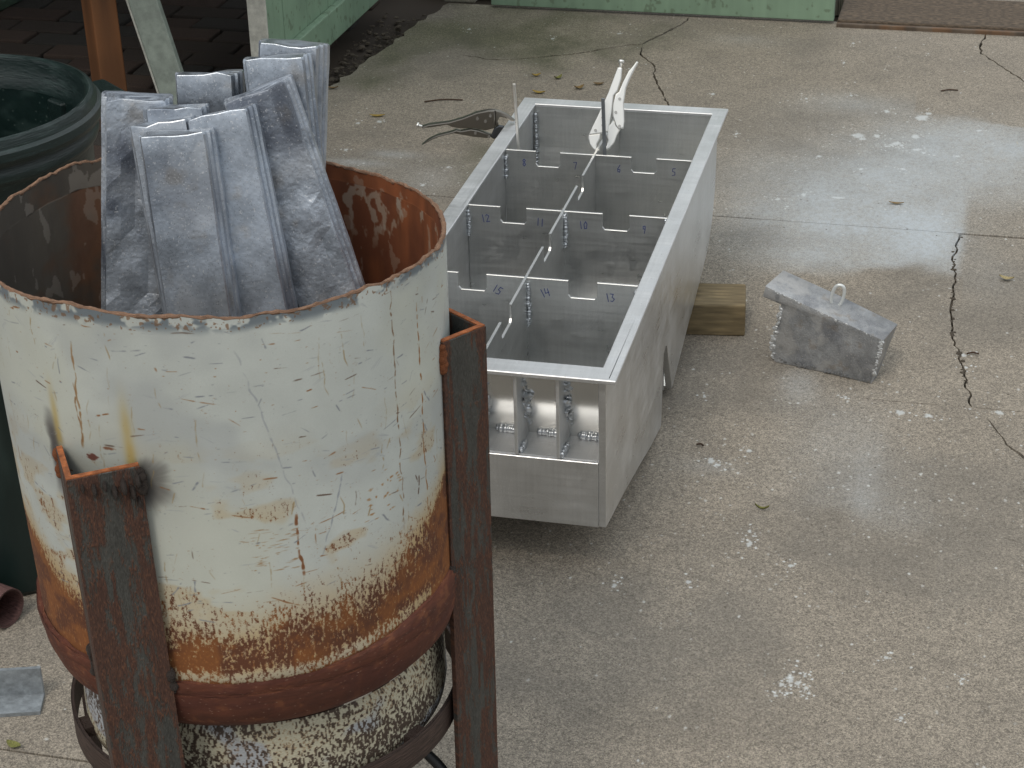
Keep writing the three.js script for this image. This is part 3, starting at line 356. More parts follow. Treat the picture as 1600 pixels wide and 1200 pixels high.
{
  const g = thing('locking_pliers', 'shiny locking pliers standing upright, gripping a divider of the aluminium box', 'pliers', inBox(-0.2145, 0.343, 0.24), -0.1); g.rotation.x = -0.38;
  pliers(g, [
    ['fixed_handle', [[910, 142], [942, 150], [935, 225], [908, 310], [878, 345], [860, 470], [832, 604], [800, 612], [690, 622], [718, 560], [745, 510], [780, 440], [838, 320], [872, 235]], 0.013, 0, chrome],
    ['upper_jaw', [[688, 618], [778, 612], [772, 650], [748, 690], [752, 742], [738, 745], [712, 722], [690, 685], [684, 645]], 0.009, 0, chrome],
    ['lever_handle', [[1046, 104], [1060, 112], [1038, 150], [995, 230], [968, 292], [948, 400], [952, 530], [944, 582], [908, 590], [884, 560], [864, 490], [868, 420], [890, 335], [915, 318], [945, 250], [988, 172], [1018, 140]], 0.013, 0.0015, chrome],
    ['lower_jaw', [[820, 636], [838, 560], [872, 520], [922, 590], [900, 625], [878, 680], [846, 722], [800, 748], [786, 740], [818, 702], [828, 664]], 0.009, 0.001, chrome]],
    [[890, 465], [915, 565], [795, 500], [795, 555], [920, 370], [740, 590]], [[926, 148], [936, 95]], 1 / 3780, 768, 745);
  const s = mesh('metal_strip', boxUV(box(0, 0.058, 0, 0.0072, 0.116, 0.003, 0.001)), stripSteel); s.position.set(...inBox(-0.201, 0.3425, 0.262)); s.rotation.set(0, -0.5, 0.03); tag(s, 'grey thin metal strip upright against the jaws of the standing pliers', 'metal strip', 'strips clamped to the box');
  const b = thing('locking_pliers', 'locking pliers hanging sideways off the left flange of the aluminium box', 'pliers', inBox(-0.405, 0.3635, 0.155), -0.05); const nickel = std({ color: 0x85817a, metalness: 0.92, roughness: 0.3 });
  pliers(b, [
    ['fixed_handle', [[135, 525], [215, 498], [450, 468], [600, 424], [750, 364], [880, 340], [950, 340], [952, 430], [945, 545], [840, 575], [700, 545], [560, 548], [470, 530], [420, 503], [250, 532], [140, 540]], 0.013, 0, nickel],
    ['upper_jaw', [[950, 342], [1005, 352], [1085, 392], [1163, 462], [1160, 476], [1120, 474], [1060, 432], [1000, 422], [975, 470], [985, 520], [948, 530]], 0.009, 0, nickel],
    ['lever_handle', [[128, 738], [200, 672], [300, 622], [470, 580], [520, 560], [565, 574], [680, 553], [760, 568], [890, 616], [902, 640], [880, 664], [700, 645], [570, 618], [480, 602], [330, 642], [208, 692]], 0.012, 0.001, nickel],
    ['lower_jaw', [[940, 545], [985, 520], [1040, 530], [1062, 560], [1020, 620], [930, 680], [890, 650]], 0.009, 0, darkSteel]],
    [[755, 430], [898, 398], [842, 462], [730, 596], [878, 640]], [[140, 530], [85, 512]], 1 / 5540, 1150, 478);
  const q = mesh('metal_strip', boxUV(box(0, 0.07, 0, 0.0058, 0.14, 0.003, 0.001)), chrome); q.position.set(...inBox(-0.368, 0.34, 0.268)); q.rotation.set(0, -0.3, 0.05); tag(q, 'bright thin metal strip upright inside the box beside the left flange', 'metal strip', 'strips clamped to the box');
}

// ---------------------------------------------------------------- lead
const leadTex = (sd, dark) => makeTex(1024, 1024, (u, v, o) => { const n = fbm(u * 5, v * 5, 4, sd), m = fbm(u * 22, v * 22, 3, sd + 3), f = fbm(u * 150, v * 150, 2, sd + 7), px = h2(u * 1024, v * 1024, sd), e = fbm(u * 9 + m, v * 9, 4, sd + 12);
  o[0] = 163; o[1] = 171; o[2] = 181; mulc(o, 0.98 + (n - 0.5) * 0.34 + (m - 0.5) * 0.26 + (f - 0.5) * 0.14);
  mixc(o, [192, 197, 203], ss(0.5, 0.68, e) * 0.6); mixc(o, [84, 90, 102], ss(dark ? 0.5 : 0.54, dark ? 0.68 : 0.74, fbm(u * 6 + 9, v * 4, 4, sd + 21)) * (dark ? 0.75 : 0.42));
  mixc(o, [132, 112, 88], ss(0.66, 0.84, fbm(u * 14 + 31, v * 14, 5, sd + 31)) * 0.22);
  if (fbm(u * 300, v * 300, 2, sd + 41) > 0.79) mixc(o, [214, 215, 216], 0.7); if (px > 0.992) mulc(o, 0.5);
  o[3] = 0.46 + (n - 0.5) * 0.3 + (m - 0.5) * 0.2; o[4] = 0.5 + (m - 0.5) * (dark ? 1.0 : 0.5) + (f - 0.5) * 0.25 + (e - 0.5) * (dark ? 0.8 : 0.3); }, { rough: true, bump: true, wrap: THREE.MirroredRepeatWrapping });
const lead1 = leadTex(3, false), lead2 = leadTex(70, true);
for (const q of [lead1, lead2]) for (const t of Object.values(q)) t.repeat.set(2.2, 2.2);
const leadMat = std({ ...lead1, bumpScale: 0.0005, roughness: 0.78, metalness: 0.7 }), leadRough = std({ ...lead2, bumpScale: 0.0016, roughness: 1, metalness: 0.5 });
// cross-section: broad face toward +z, sides stepping out toward the back
function ingotGeo(len, wd, th, sd, slump) {
  const h = wd / 2, prof = [[-h * 0.82, th * 0.52], [-h * 0.4, th * 0.5], [0, th * 0.49], [h * 0.4, th * 0.5], [h * 0.82, th * 0.52], [h * 0.86, th * 0.46], [h * 0.865, th * 0.2], [h * 0.945, th * 0.17], [h * 0.95, -th * 0.09], [h * 1.02, -th * 0.12], [h * 1.03, -th * 0.36], [h * 0.97, -th * 0.47], [h * 0.5, -th * 0.5], [0, -th * 0.5], [-h * 0.5, -th * 0.5], [-h * 0.97, -th * 0.47], [-h * 1.03, -th * 0.36], [-h * 1.02, -th * 0.12], [-h * 0.95, -th * 0.09], [-h * 0.945, th * 0.17], [-h * 0.865, th * 0.2], [-h * 0.86, th * 0.46]];
  const n = prof.length, rings = 34, P = [], U = [], I = []; let per = [0]; for (let i = 1; i <= n; i++) { const a = prof[i - 1], b = prof[i % n]; per.push(per[i - 1] + Math.hypot(b[0] - a[0], b[1] - a[1])); }
  const ends = [[0, 0.965], [0.0008, 0.985], [0.0025, 1.0]]; const ys = [...ends.map(e => e), ...Array.from({ length: rings }, (_, i) => [0.005 + (len - 0.01) * (i + 1) / (rings + 1), 1]), [len - 0.005, 1], [len, 0.94]];
  for (const [y, k] of ys) for (let i = 0; i <= n; i++) { const [x, z] = prof[i % n], q = (i % n); const f = slump && q <= 4 ? slump * (fbm(x * 60 + sd, y * 30, 3, sd) - 0.62) : 0; const nx = (vn(q * 1.3, y * 45, sd) - 0.5) * 0.0008, tap = 1 - 0.05 * (y / len) * 0;
    P.push(x * k * tap + nx, -y + (y < 0.006 ? (vn(x * 70, z * 50, sd + 4) - 0.5) * 0.004 + x * 0.06 * (h2(sd, 1, 1) - 0.5) * 2 : 0), z * k + f + (vn(q * 1.7 + 9, y * 40, sd + 2) - 0.5) * 0.0008); U.push(per[i] + sd * 0.137, y + sd * 0.071); }
  const m = n + 1; for (let r = 0; r < ys.length - 1; r++) for (let i = 0; i < n; i++) { const a = r * m + i, b = a + m; I.push(a, b, a + 1, b, b + 1, a + 1); }
  const cap = (r, flip) => { const b = P.length / 3, y = P[r * m * 3 + 1]; P.push(0, y, 0); U.push(0.1, 0.1); for (let i = 0; i <= n; i++) { const k = (r * m + i) * 3; P.push(P[k], P[k + 1], P[k + 2]); U.push(P[k], P[k + 2]); } for (let i = 0; i < n; i++) flip ? I.push(b, b + 2 + i, b + 1 + i) : I.push(b, b + 1 + i, b + 2 + i); };
  cap(0, false); cap(ys.length - 1, true);
  const g = new THREE.BufferGeometry(); g.setAttribute('position', new THREE.Float32BufferAttribute(P, 3)); g.setAttribute('uv', new THREE.Float32BufferAttribute(U, 2)); g.setIndex(I);
  return toCreasedNormals(g, 0.22);
}
function ingot(topP, lowP, len, wd, yaw, sd, label, rough, slump) {
  const d = V3(...topP).sub(V3(...lowP)).normalize(), m = mesh('lead_ingot', ingotGeo(len, wd, 0.041, sd, slump), rough ? leadRough : leadMat);
  const q = new THREE.Quaternion().setFromUnitVectors(V3(0, 1, 0), d).multiply(new THREE.Quaternion().setFromAxisAngle(V3(0, 1, 0), yaw)); m.quaternion.copy(q); m.position.set(...topP);
  return tag(m, label, 'ingot', 'lead ingots standing in the melting pot');
}
[[[-0.378, 1.013, -1.9], [-0.401, 0.786, -1.875], 0.515, 0.071, 0.1, 1, 'leftmost lead ingot in the pot, dark pitted face and upright', true, 0.010],
 [[-0.336, 1.009, -1.879], [-0.329, 0.857, -1.847], 0.515, 0.066, 0.12, 2, 'lead ingot with a tan crusted top end, just behind the front left pair', false, 0],
 [[-0.346, 1.005, -1.845], [-0.326, 0.817, -1.805], 0.51, 0.066, 0.06, 3, 'lead ingot half hidden behind the left side of the frontmost ingot', false, 0],
 [[-0.325, 1.008, -1.802], [-0.311, 0.829, -1.762], 0.51, 0.074, 0.02, 4, 'frontmost lead ingot, the shortest showing, with a smooth pale blue grey face', false, 0],
 [[-0.286, 1.012, -1.845], [-0.257, 0.817, -1.795], 0.52, 0.072, 0.0, 5, 'smooth lead ingot touching the right side of the frontmost ingot', false, 0],
 [[-0.253, 1.021, -1.886], [-0.19, 0.805, -1.85], 0.44, 0.074, 0.02, 6, 'lead ingot leaning far to the right with dark wavy pits near its top', true, 0.008],
 [[-0.236, 1.040, -1.936], [-0.228, 0.904, -1.904], 0.545, 0.07, 0.0, 7, 'tall lead ingot second from the top of the cluster, above the leaning one', false, 0],
 [[-0.224, 1.038, -1.987], [-0.238, 0.88, -1.96], 0.535, 0.073, -0.12, 8, 'lead ingot rising highest at the back right of the cluster', false, 0],
 [[-0.312, 1.018, -1.956], [-0.312, 0.896, -1.926], 0.52, 0.07, -0.06, 9, 'lead ingot at the back, in front of the leaning painted plank', false, 0]
].forEach(a => ingot(...a));
const castMat = std({ ...leadTex(170, false), color: 0xeae2d8, bumpScale: 0.0022, roughness: 1, metalness: 0.35 }); for (const k of ['map', 'roughnessMap', 'bumpMap']) castMat[k].repeat.set(3, 3);
const crustMat = std({ color: 0xc2c4c4, metalness: 0.4, roughness: 0.5 });
{ // wedge-shaped casting with a chain link set in its top
  const a = V3(0.858, 0, 0.513), g = thing('lead_casting', 'dull lead casting with sloping top lying on the concrete beside the box', 'lead casting', [0.498, 0, -3.259], -Math.atan2(0.513, 0.858));
  const front = [[0.0, 0.0], [0.1, 0.0008], [0.193, 0.0], [0.21, 0.094], [0.09, 0.124], [-0.025, 0.153], [-0.030, 0.13], [0.008, 0.122], [0.008, 0.104], [-0.002, 0.06], [-0.01, 0.028]];
  let geo = extr(shapeOf(front), 0.084, 0.003, 2).translate(0, 0.0, -0.084); geo = boxUV(geo);
  { const p = geo.attributes.position; for (let i = 0; i < p.count; i++) { const x = p.getX(i), y = p.getY(i), z = p.getZ(i); const n = (k) => (fbm(x * 40 + k * 9, y * 40 + z * 37, 2, 60 + k) - 0.5); const w = y > 0.006 ? 1 : 0; p.setXYZ(i, x + n(1) * 0.006, Math.max(0.0005, y + n(2) * 0.003 * w), z * lerp(0.42, 1.03, cl(y / 0.11)) + n(3) * 0.006); } }
  mesh('block', toCreasedNormals(geo, 0.7), castMat, g);
  mesh('edge_burr', burr([[0.008, 0.118, -0.002], [0.006, 0.1, -0.001], [-0.002, 0.06, -0.001], [-0.008, 0.03, -0.001], [0.0, 0.006, -0.003]], 0.0042, 80, 77), crustMat, g);
  mesh('edge_burr', burr([[-0.024, 0.149, -0.001], [0.03, 0.137, 0], [0.09, 0.121, 0], [0.15, 0.107, 0], [0.207, 0.092, -0.002]], 0.0022, 90, 81), crustMat, g);
  mesh('edge_burr', burr([[0.207, 0.09, -0.001], [0.203, 0.06, 0], [0.197, 0.02, -0.001]], 0.0036, 60, 83), crustMat, g);
  mesh('edge_burr', burr([[0.0, 0.008, -0.002], [0.06, 0.006, -0.001], [0.13, 0.006, -0.001], [0.19, 0.008, -0.002]], 0.005, 50, 87), castMat, g);
  const lk = []; for (let i = 0; i < 24; i++) { const q = i / 24 * 6.283; lk.push([0.0085 * Math.sign(Math.cos(q)) * Math.abs(Math.cos(q)) ** 0.8, 0.019 * Math.sign(Math.sin(q)) * Math.abs(Math.sin(q)) ** 0.8, 0]); }
  const l = mesh('chain_link', tube(lk, 0.0026, 48, 10, true), std({ color: 0xdcdfdd, metalness: 0.5, roughness: 0.45 }), g); l.position.set(0.1, 0.1395, -0.05); l.rotation.set(0.05, 0.3, -0.2); l.scale.set(1.25, 1.18, 1.25);
}

// ---------------------------------------------------------------- the melting pot
const POT = V3(-0.2925, 0, -1.807);
const tiltM = new THREE.Matrix4().makeTranslation(0, 0.5, 0).multiply(new THREE.Matrix4().makeRotationFromQuaternion(new THREE.Quaternion().setFromUnitVectors(V3(0, 1, 0), V3(-0.015, 1, -0.02).normalize()))).multiply(new THREE.Matrix4().makeTranslation(0, -0.5, 0));
const DEG = 180 / Math.PI;
const rimDy = (th) => table([[-180, 0], [-145, 0.013], [-128, 0.017], [-112, 0.012], [-55, 0.005], [-29, 0.009], [-13, 0.006], [2, 0.003], [16, -0.003], [35, -0.004], [60, -0.006], [82, -0.012], [115, -0.0145], [150, -0.014], [180, 0]], th * DEG) + (vn(th * 9, 2, 4) - 0.5) * 0.0035 + (vn(th * 34, 2, 5) - 0.5) * 0.002;
const rustB = [[-180, 0.6], [-60, 0.62], [-52, 0.602], [-44, 0.577], [-25, 0.575], [-14, 0.579], [-7, 0.57], [0, 0.558], [8, 0.56], [16, 0.579], [28, 0.59], [43, 0.596], [55, 0.612], [69, 0.638], [78, 0.66], [105, 0.66], [180, 0.6]];
const seamB = [[-180, 0.505], [-59, 0.502], [-43, 0.501], [-14, 0.501], [6.5, 0.496], [23, 0.497], [41, 0.506], [56, 0.515], [72, 0.519], [100, 0.515], [180, 0.505]];
const potR = (y) => lerp(-0.007, 0, cl((y - 0.5) / 0.4));
const H0 = 0.49, HS = 0.425;
const shellT = makeTex(2048, 768, (u, v, o) => {
  const th = (u - 0.5) * 360, h = H0 + v * HS, x = u * 1.48, n = fbm(x * 9, h * 9, 4, 3), m = fbm(x * 40, h * 40, 3, 8), f = fbm(x * 560, h * 320, 3, 12), px = h2(u * 2048, v * 768, 6), sc = fbm(x * 420, h * 110, 2, 15);
  o[0] = 186; o[1] = 191; o[2] = 186; mulc(o, 1 + (n - 0.5) * 0.12 + (m - 0.5) * 0.06 + (px - 0.5) * 0.03);
  mixc(o, [150, 154, 156], ss(0.54, 0.7, fbm(x * 7 + 3, h * 11, 4, 31)) * 0.38 * ss(0.6, 0.8, h));       // grey grime rubbed into the paint
  mixc(o, [192, 192, 172], ss(0.48, 0.75, fbm(x * 8 + 13, h * 6, 4, 33)) * 0.35);                       // yellowed patches
  o[3] = 0.5 + (m - 0.5) * 0.2; o[4] = 0.6;
  const hb = table(rustB, th) + (n - 0.5) * 0.05 + (m - 0.5) * 0.03, hs = table(seamB, th);
  let p = ss(hb + 0.045, lerp(hb, hs, 0.7), h) * 0.97; const right = ss(38, 75, th) + ss(-35, -42, th);
  p = Math.max(p * (0.84 + 0.16 * cl(right)), right > 0 ? ss(hb + 0.015, hb - 0.03, h) * cl(right) : 0);
  const band = ss(hs + 0.026, hs + 0.010, h) * ss(hs + 0.001, hs + 0.006, h) * (th > -20 && th < 62 ? 1 : 0.3); p *= 1 - 0.5 * band;
  p = Math.max(p, ss(0.60, 0.72, fbm(x * 16 + 7, h * 30, 4, 51)) * 0.34 * ss(0.80, 0.66, h));
  const thr = cl((f * 0.5 + sc * 0.3 + m * 0.2 - 0.5) * 2.4 + 0.5) * 0.72 + px * 0.28, mk = ss(-0.1, 0.13, p - thr);
  const rc = [116, 67, 30]; mixc(rc, [78, 42, 25], ss(0.35, 0.62, m) * 0.85); mixc(rc, [150, 94, 42], ss(0.55, 0.7, f) * 0.45); mulc(rc, 0.85 + n * 0.3);
  mixc(o, [174, 138, 84], cl(p * 0.95 + cl(right) * ss(hb + 0.05, hb - 0.02, h) * 0.4) * (1 - mk));                                                      // rust bleeding into the paint
  mixc(o, rc, mk * 0.95); o[3] = lerp(o[3], 0.88, mk); o[4] -= mk * 0.25 * (0.6 + f);
  const rb = ss(0.905 - 0.013 - 0.012 * fbm(th * 0.13, 2, 3, 61), 0.905 - 0.009, h) * ss(0.35, 0.5, fbm(th * 0.3, h * 90, 3, 63)); mixc(o, [92, 102, 110], rb * 0.8); if (fbm(th * 1.1, h * 260, 3, 66) > 0.66 && h > 0.889) mixc(o, [112, 80, 56], 0.65);
  // scorched paint round the welds of the front leg
  const ray = fbm(Math.atan2(h - 0.735, (th + 14.5) * 0.004) * 5, 3, 3, 77), wob = 0.4 + 0.7 * m + 0.7 * ray; let s1 = Math.hypot((th + 14) / (th > -14 ? 6.2 : 3), (h - 0.735) / (h > 0.735 ? 0.022 : 0.036)) / wob, s2 = Math.hypot((th + 39) / 2.6, (h - 0.742) / 0.042) / wob;
  const bn = cl((1 - ss(0.35, 1.2, s1)) + (1 - ss(0.35, 1.2, s2)) * 0.85); mixc(o, [52, 48, 49], bn * 0.9);
  const hz = cl(Math.exp(-(((th + 11.5) / 8) ** 2) - (((h - 0.735) / 0.055) ** 2)) * 0.45); mixc(o, [150, 150, 140], hz * m * 1.6);
  const yl = (c, w, a, b) => Math.exp(-(((th - c) / w) ** 2)) * ss(b, a, h) * ss(a - 0.02, a, h); const yy = cl(yl(-16.3, 1.4, 0.755, 0.85) + yl(-37, 1.1, 0.765, 0.845)) * (0.5 + m); mixc(o, [176, 150, 84], cl(yy) * 0.8);
}, { rough: true, bump: true, after: (C, w, h, R) => {
  const X = (th) => (th / 360 + 0.5) * w, Yp = (y) => (y - H0) / HS * h; const sv = seed; seed = 4242;
  const L = (a, b, c, d, wd, col, al, s, gap) => stampLine(C, w, h, X(a), Yp(b), X(c), Yp(d), wd, col, al, s, gap);
  L(11, 0.869, 23.2, 0.672, 1.0, [150, 154, 158], 0.55, 1, 0.3); L(34.2, 0.715, 27.2, 0.631, 1.1, [140, 145, 152], 0.6, 2, 0.4); L(21.3, 0.685, 21.6, 0.615, 1.7, [122, 78, 48], 0.8, 3, 0.3);
  L(51.7, 0.89, 52.3, 0.62, 1.0, [112, 82, 56], 0.8, 4, 0.3); L(62, 0.86, 62.6, 0.62, 1.2, [140, 92, 48], 0.9, 14, 0.4); L(-28.0, 0.87, -28.9, 0.76, 1.3, [146, 116, 82], 0.8, 5, 0.2); L(-28.9, 0.83, -29.6, 0.76, 1, [132, 96, 60], 0.7, 6, 0.3);
  for (let n = 0; n < 330; n++) { const th = rr(-66, 88), y = rr(0.57, 0.89), dir = rnd() < 0.7 ? rr(-0.3, 0.3) : rr(0, 6.28), l = rr(0.5, 4.5) * (rnd() < 0.25 ? 2 : 1), col = rnd() < 0.5 ? [128, 132, 138] : rnd() < 0.6 ? [134, 92, 58] : [92, 74, 62]; L(th, y, th + Math.cos(dir) * l, y + Math.sin(dir) * l * 0.004, rr(0.5, 1.3), col, rr(0.35, 0.9), n + 20, 0.35); }
  for (let n = 0; n < 60; n++) { const th = rr(-62, 84), y = rr(0.6, 0.885), l = rr(0.01, 0.05); L(th, y, th + rr(-1.5, 1.5), y - l, rr(0.5, 1.0), [150, 128, 92], rr(0.3, 0.7), n + 520, 0.35); }
  for (let n = 0; n < 620; n++) stampBlob(C, w, h, X(rr(-65, 86)), Yp(rr(0.58, 0.895)), rr(0.8, 3.2), rr(0.6, 1.8), rnd() < 0.5 ? [138, 100, 66] : [124, 128, 132], rr(0.3, 0.75), 0.7, n);
  for (let n = 0; n < 60; n++) { const th = rr(-62, 84), y = rr(0.62, 0.89), a = rr(-0.5, 0.5); for (let k = 0; k < 4; k++) stampLine(C, w, h, X(th) + k * 2.2, Yp(y), X(th + Math.cos(a) * 3) + k * 2.2, Yp(y + Math.sin(a) * 0.02), 0.5, [156, 160, 164], 0.5, n * 5 + k, 0.45); }
  for (let n = 0; n < 46; n++) stampBlob(C, w, h, X(10 + rr(0, 11)), Yp(rr(0.625, 0.675)), rr(3, 13), rr(1, 2.4), [142, 106, 70], rr(0.3, 0.7), 0.7, n + 800);
  for (let n = 0; n < 30; n++) stampBlob(C, w, h, X(rr(40, 52)), Yp(rr(0.65, 0.70)), rr(2, 7), rr(1, 4), [150, 100, 52], rr(0.4, 0.8), 0.6, n + 900);
  stampBlob(C, w, h, X(-26.8), Yp(0.752), 16, 8, [104, 62, 52], 0.9, 0.3, 7); stampBlob(C, w, h, X(-22), Yp(0.765), 11, 4, [120, 74, 50], 0.8, 0.4, 8);
  seed = sv; } });
const innerT = makeTex(1024, 512, (u, v, o) => { const th = (u - 0.5) * 360, x = u * 1.48, h = v * 0.42, n = fbm(x * 12, h * 7, 4, 3), m = fbm(x * 60, h * 30, 3, 9), st = fbm(x * 70, h * 5, 3, 14);
  const rust = cl(ss(20, 75, th) * ss(178, 165, th) + 0.5 * ss(0.52, 0.72, fbm(x * 12 + 4, h * 14, 5, 22)));
  o[0] = 82; o[1] = 76; o[2] = 68; mulc(o, 0.8 + n * 0.5); const rc = [132, 76, 44]; mulc(rc, 0.7 + st * 0.35 + m * 0.25); mixc(rc, [96, 52, 32], ss(0.5, 0.66, n) * 0.6); mixc(o, rc, rust);
  mixc(o, [166, 156, 142], ss(0.66, 0.71, fbm(x * 60, h * 34, 4, 44)) * ss(0.33, 0.40, h + (n - 0.5) * 0.1) * 0.7 * ss(30, 70, th)); if (m > 0.7) mixc(o, [168, 160, 150], 0.4); o[4] = m * 0.6 + n * 0.4; }, { bump: true });
const rustBandT = makeTex(1024, 256, (u, v, o) => { const x = u * 1.48, n = fbm(x * 12, v * 3, 4, 3), m = fbm(x * 90, v * 14, 4, 7), st = fbm(x * 14, v * 50, 3, 9); o[0] = 88; o[1] = 47; o[2] = 31; mulc(o, 0.74 + n * 0.35 + m * 0.2 + (st - 0.5) * 0.2); mixc(o, [132, 84, 50], ss(0.6, 0.75, m) * 0.4); mixc(o, [74, 36, 26], ss(0.55, 0.7, fbm(x * 20 + 5, v * 5, 3, 31)) * 0.6); if (h2(u * 1024, v * 256, 5) > 0.994) mixc(o, [200, 190, 170], 0.6); o[4] = m; }, { bump: true });
const shellMat = std({ ...shellT, bumpScale: 0.0012, roughness: 1 });
const innerMat = std({ map: innerT.map, bumpMap: innerT.bumpMap, bumpScale: 0.002, roughness: 0.8 });
const rustBand = std({ map: rustBandT.map, bumpMap: rustBandT.bumpMap, bumpScale: 0.0015, roughness: 0.82 });
const cutMat = noiseMat([150, 116, 92], 0.4, 8, { bump: 0.001, rough: 0.85 });
const legT = makeTex(512, 1024, (u, v, o) => { const n = fbm(u * 5, v * 9, 4, 3), m = fbm(u * 80, v * 220, 3, 8), q = fbm(u * 14, v * 24, 5, 18), e = Math.abs(u - 0.5) * 2; o[0] = 90; o[1] = 90; o[2] = 86; mulc(o, 0.85 + (n - 0.5) * 0.3 + (m - 0.5) * 0.35); const r = ss(0.46, 0.58, n * 0.45 + q * 0.4 + m * 0.2 + e * e * 0.16 - 0.05); const rc = [84, 56, 45]; mulc(rc, 0.72 + m * 0.5); mixc(rc, [124, 80, 50], ss(0.62, 0.78, m) * 0.5); mixc(o, rc, r * 0.88); o[3] = 0.5 + r * 0.3; o[4] = m * 0.6 + r * 0.4; }, { rough: true, bump: true, wrap: THREE.MirroredRepeatWrapping });
const legMat = std({ ...legT, bumpScale: 0.0012, roughness: 1, metalness: 0.25 });
const freshRust = noiseMat([150, 88, 50], 0.35, 9, { bump: 0.0015, rough: 0.85 });
const burnt = noiseMat([74, 64, 58], 0.5, 9, { bump: 0.002, rough: 0.6 });
{
  const g = thing('melting_pot', 'rusty pale grey steel melting pot, a cut cylinder on angle iron legs, full of ingots', 'melting pot', [POT.x, 0, POT.z]);
  const dent = (th, h) => (fbm(Math.cos(th) * 2 + 5, Math.sin(th) * 2 + h * 4, 2, 8) - 0.5) * 0.004;
  const uvS = (th, r, y) => [th / (2 * Math.PI) + 0.5, (y - H0) / HS];
  const topH = 0.902, prof = []; for (let i = 0; i <= 26; i++) prof.push([0.2345, lerp(0.5, topH, i / 26)]);
  const shellFn = (th, r, y) => [r + dent(th, y) + potR(y), y < 0.85 ? y : y + rimDy(th) * (y - 0.85) / (topH - 0.85)];
  mesh('shell', revolve(prof, 200, shellFn, (th, r, y, k) => [th / (2 * Math.PI) + 0.5, (prof[k][1] - H0) / HS]).applyMatrix4(tiltM), shellMat, g);
  const ip = []; for (let i = 0; i <= 20; i++) ip.push([0.2305, lerp(topH, 0.47, i / 20)]); ip.push([0.2, 0.452], [0.12, 0.446], [0.001, 0.444]);
  mesh('inner_wall', revolve(ip, 160, (th, r, y) => [r + (r > 0.21 ? dent(th, y) + potR(y) : 0), y < 0.85 ? y : y + rimDy(th) * (y - 0.85) / (topH - 0.85)], (th, r, y, k) => [th / (2 * Math.PI) + 0.5, (ip[k][1] - 0.46) / 0.42]).applyMatrix4(tiltM), innerMat, g);
  const rp = []; for (let i = 0; i <= 8; i++) { const a = i / 8 * Math.PI * 2; rp.push([0.2325 + 0.0024 * Math.cos(a), topH + 0.0018 * Math.sin(a)]); }
  mesh('cut_rim', revolve(rp, 300, (th, r, y) => { const k = (vn(th * 60, r * 900, 3) - 0.5) * 0.0022; return [r + dent(th, topH) + k, y + rimDy(th) + (vn(th * 46, y * 900, 6) - 0.5) * 0.0018]; }).applyMatrix4(tiltM), cutMat, g);
  // dished base: weld seam band then the knuckle
  const dp = [[0.2352, 0.5105], [0.2395, 0.509], [0.2415, 0.505], [0.2405, 0.493], [0.2385, 0.4905], [0.2388, 0.486], [0.237, 0.472], [0.230, 0.452], [0.215, 0.436], [0.19, 0.427], [0.12, 0.418], [0.001, 0.416]];
  mesh('dished_base', revolve(dp, 160, (th, r, y, k) => [r * 0.971 + (k < 3 ? (vn(th * 22, k, 3) - 0.5) * 0.002 : 0), y + (k < 2 ? table(seamB, th * DEG) - 0.507 + (vn(th * 30, 1, 8) - 0.5) * 0.002 : 0)], (th, r, y, k) => [th / (2 * Math.PI) + 0.5, k / 9]).applyMatrix4(tiltM), rustBand, g);
  // angle-iron legs: an L with its corner outward, both edges welded to the shell
  const leg = (deg, topY, lean, R, w) => {
    const a = deg / DEG, cx = R * Math.sin(a), cz = R * Math.cos(a), th = 0.0055;
    const dir = (off) => { const e = a + Math.PI + off; return [Math.sin(e), Math.cos(e)]; };
    const q = [dir(0.785), dir(-0.785)], sh = (d, n) => [[cx, -cz], [cx + d[0] * w, -(cz + d[1] * w)]];
    const A = [cx, cz], Bq = [cx + q[0][0] * w, cz + q[0][1] * w], Cq = [cx + q[1][0] * w, cz + q[1][1] * w], nB = [q[1][0] * th, q[1][1] * th], nC = [q[0][0] * th, q[0][1] * th];
    const poly = [A, Bq, [Bq[0] + nB[0], Bq[1] + nB[1]], [A[0] + nB[0] + nC[0], A[1] + nB[1] + nC[1]], [Cq[0] + nC[0], Cq[1] + nC[1]], Cq].map(p => [p[0], -p[1]]);
    const gl = new THREE.ExtrudeGeometry(shapeOf(poly), { depth: topY, bevelEnabled: true, bevelSize: 0.0007, bevelThickness: 0.0007, bevelSegments: 1, steps: 1 }).applyMatrix4(new THREE.Matrix4().makeRotationX(-Math.PI / 2)).translate(0, 0.0007, 0);
    const p = gl.attributes.position, uv = gl.attributes.uv; for (let i = 0; i < p.count; i++) { const dx = p.getX(i) - cx, dz = p.getZ(i) - cz, k = dx * (q[0][0] - q[1][0]) + dz * (q[0][1] - q[1][1]); const along = Math.hypot(dx, dz); uv.setXY(i, along / w, p.getY(i) * 1.4 + deg * 0.01); }
    const m = mesh('leg', gl, legMat, g); m.rotation.set(0, 0, lean[1]); m.position.set(cx + topY * Math.sin(lean[1]) - cx * Math.cos(lean[1]), topY - topY * Math.cos(lean[1]) - cx * Math.sin(lean[1]), 0);
    // bright rust on the sawn top
    const cap = mesh('sawn_top', new THREE.ExtrudeGeometry(shapeOf(poly), { depth: 0.0012, bevelEnabled: false }).applyMatrix4(new THREE.Matrix4().makeRotationX(-Math.PI / 2)).translate(0, topY + 0.0016, 0), freshRust, m);
    for (const [e, n] of [[Bq, 0], [Cq, 1]]) for (const y of [topY - 0.012, 0.515]) { const k = 0.994; mesh('weld_bead', bead([[e[0] * k, y + 0.008, e[1] * k], [e[0] * k, y - 0.018, e[1] * k]], 0.0052, 0.0045, deg + n * 7 + y * 100 | 0), n || y < 0.6 ? burnt : freshRust, m); }
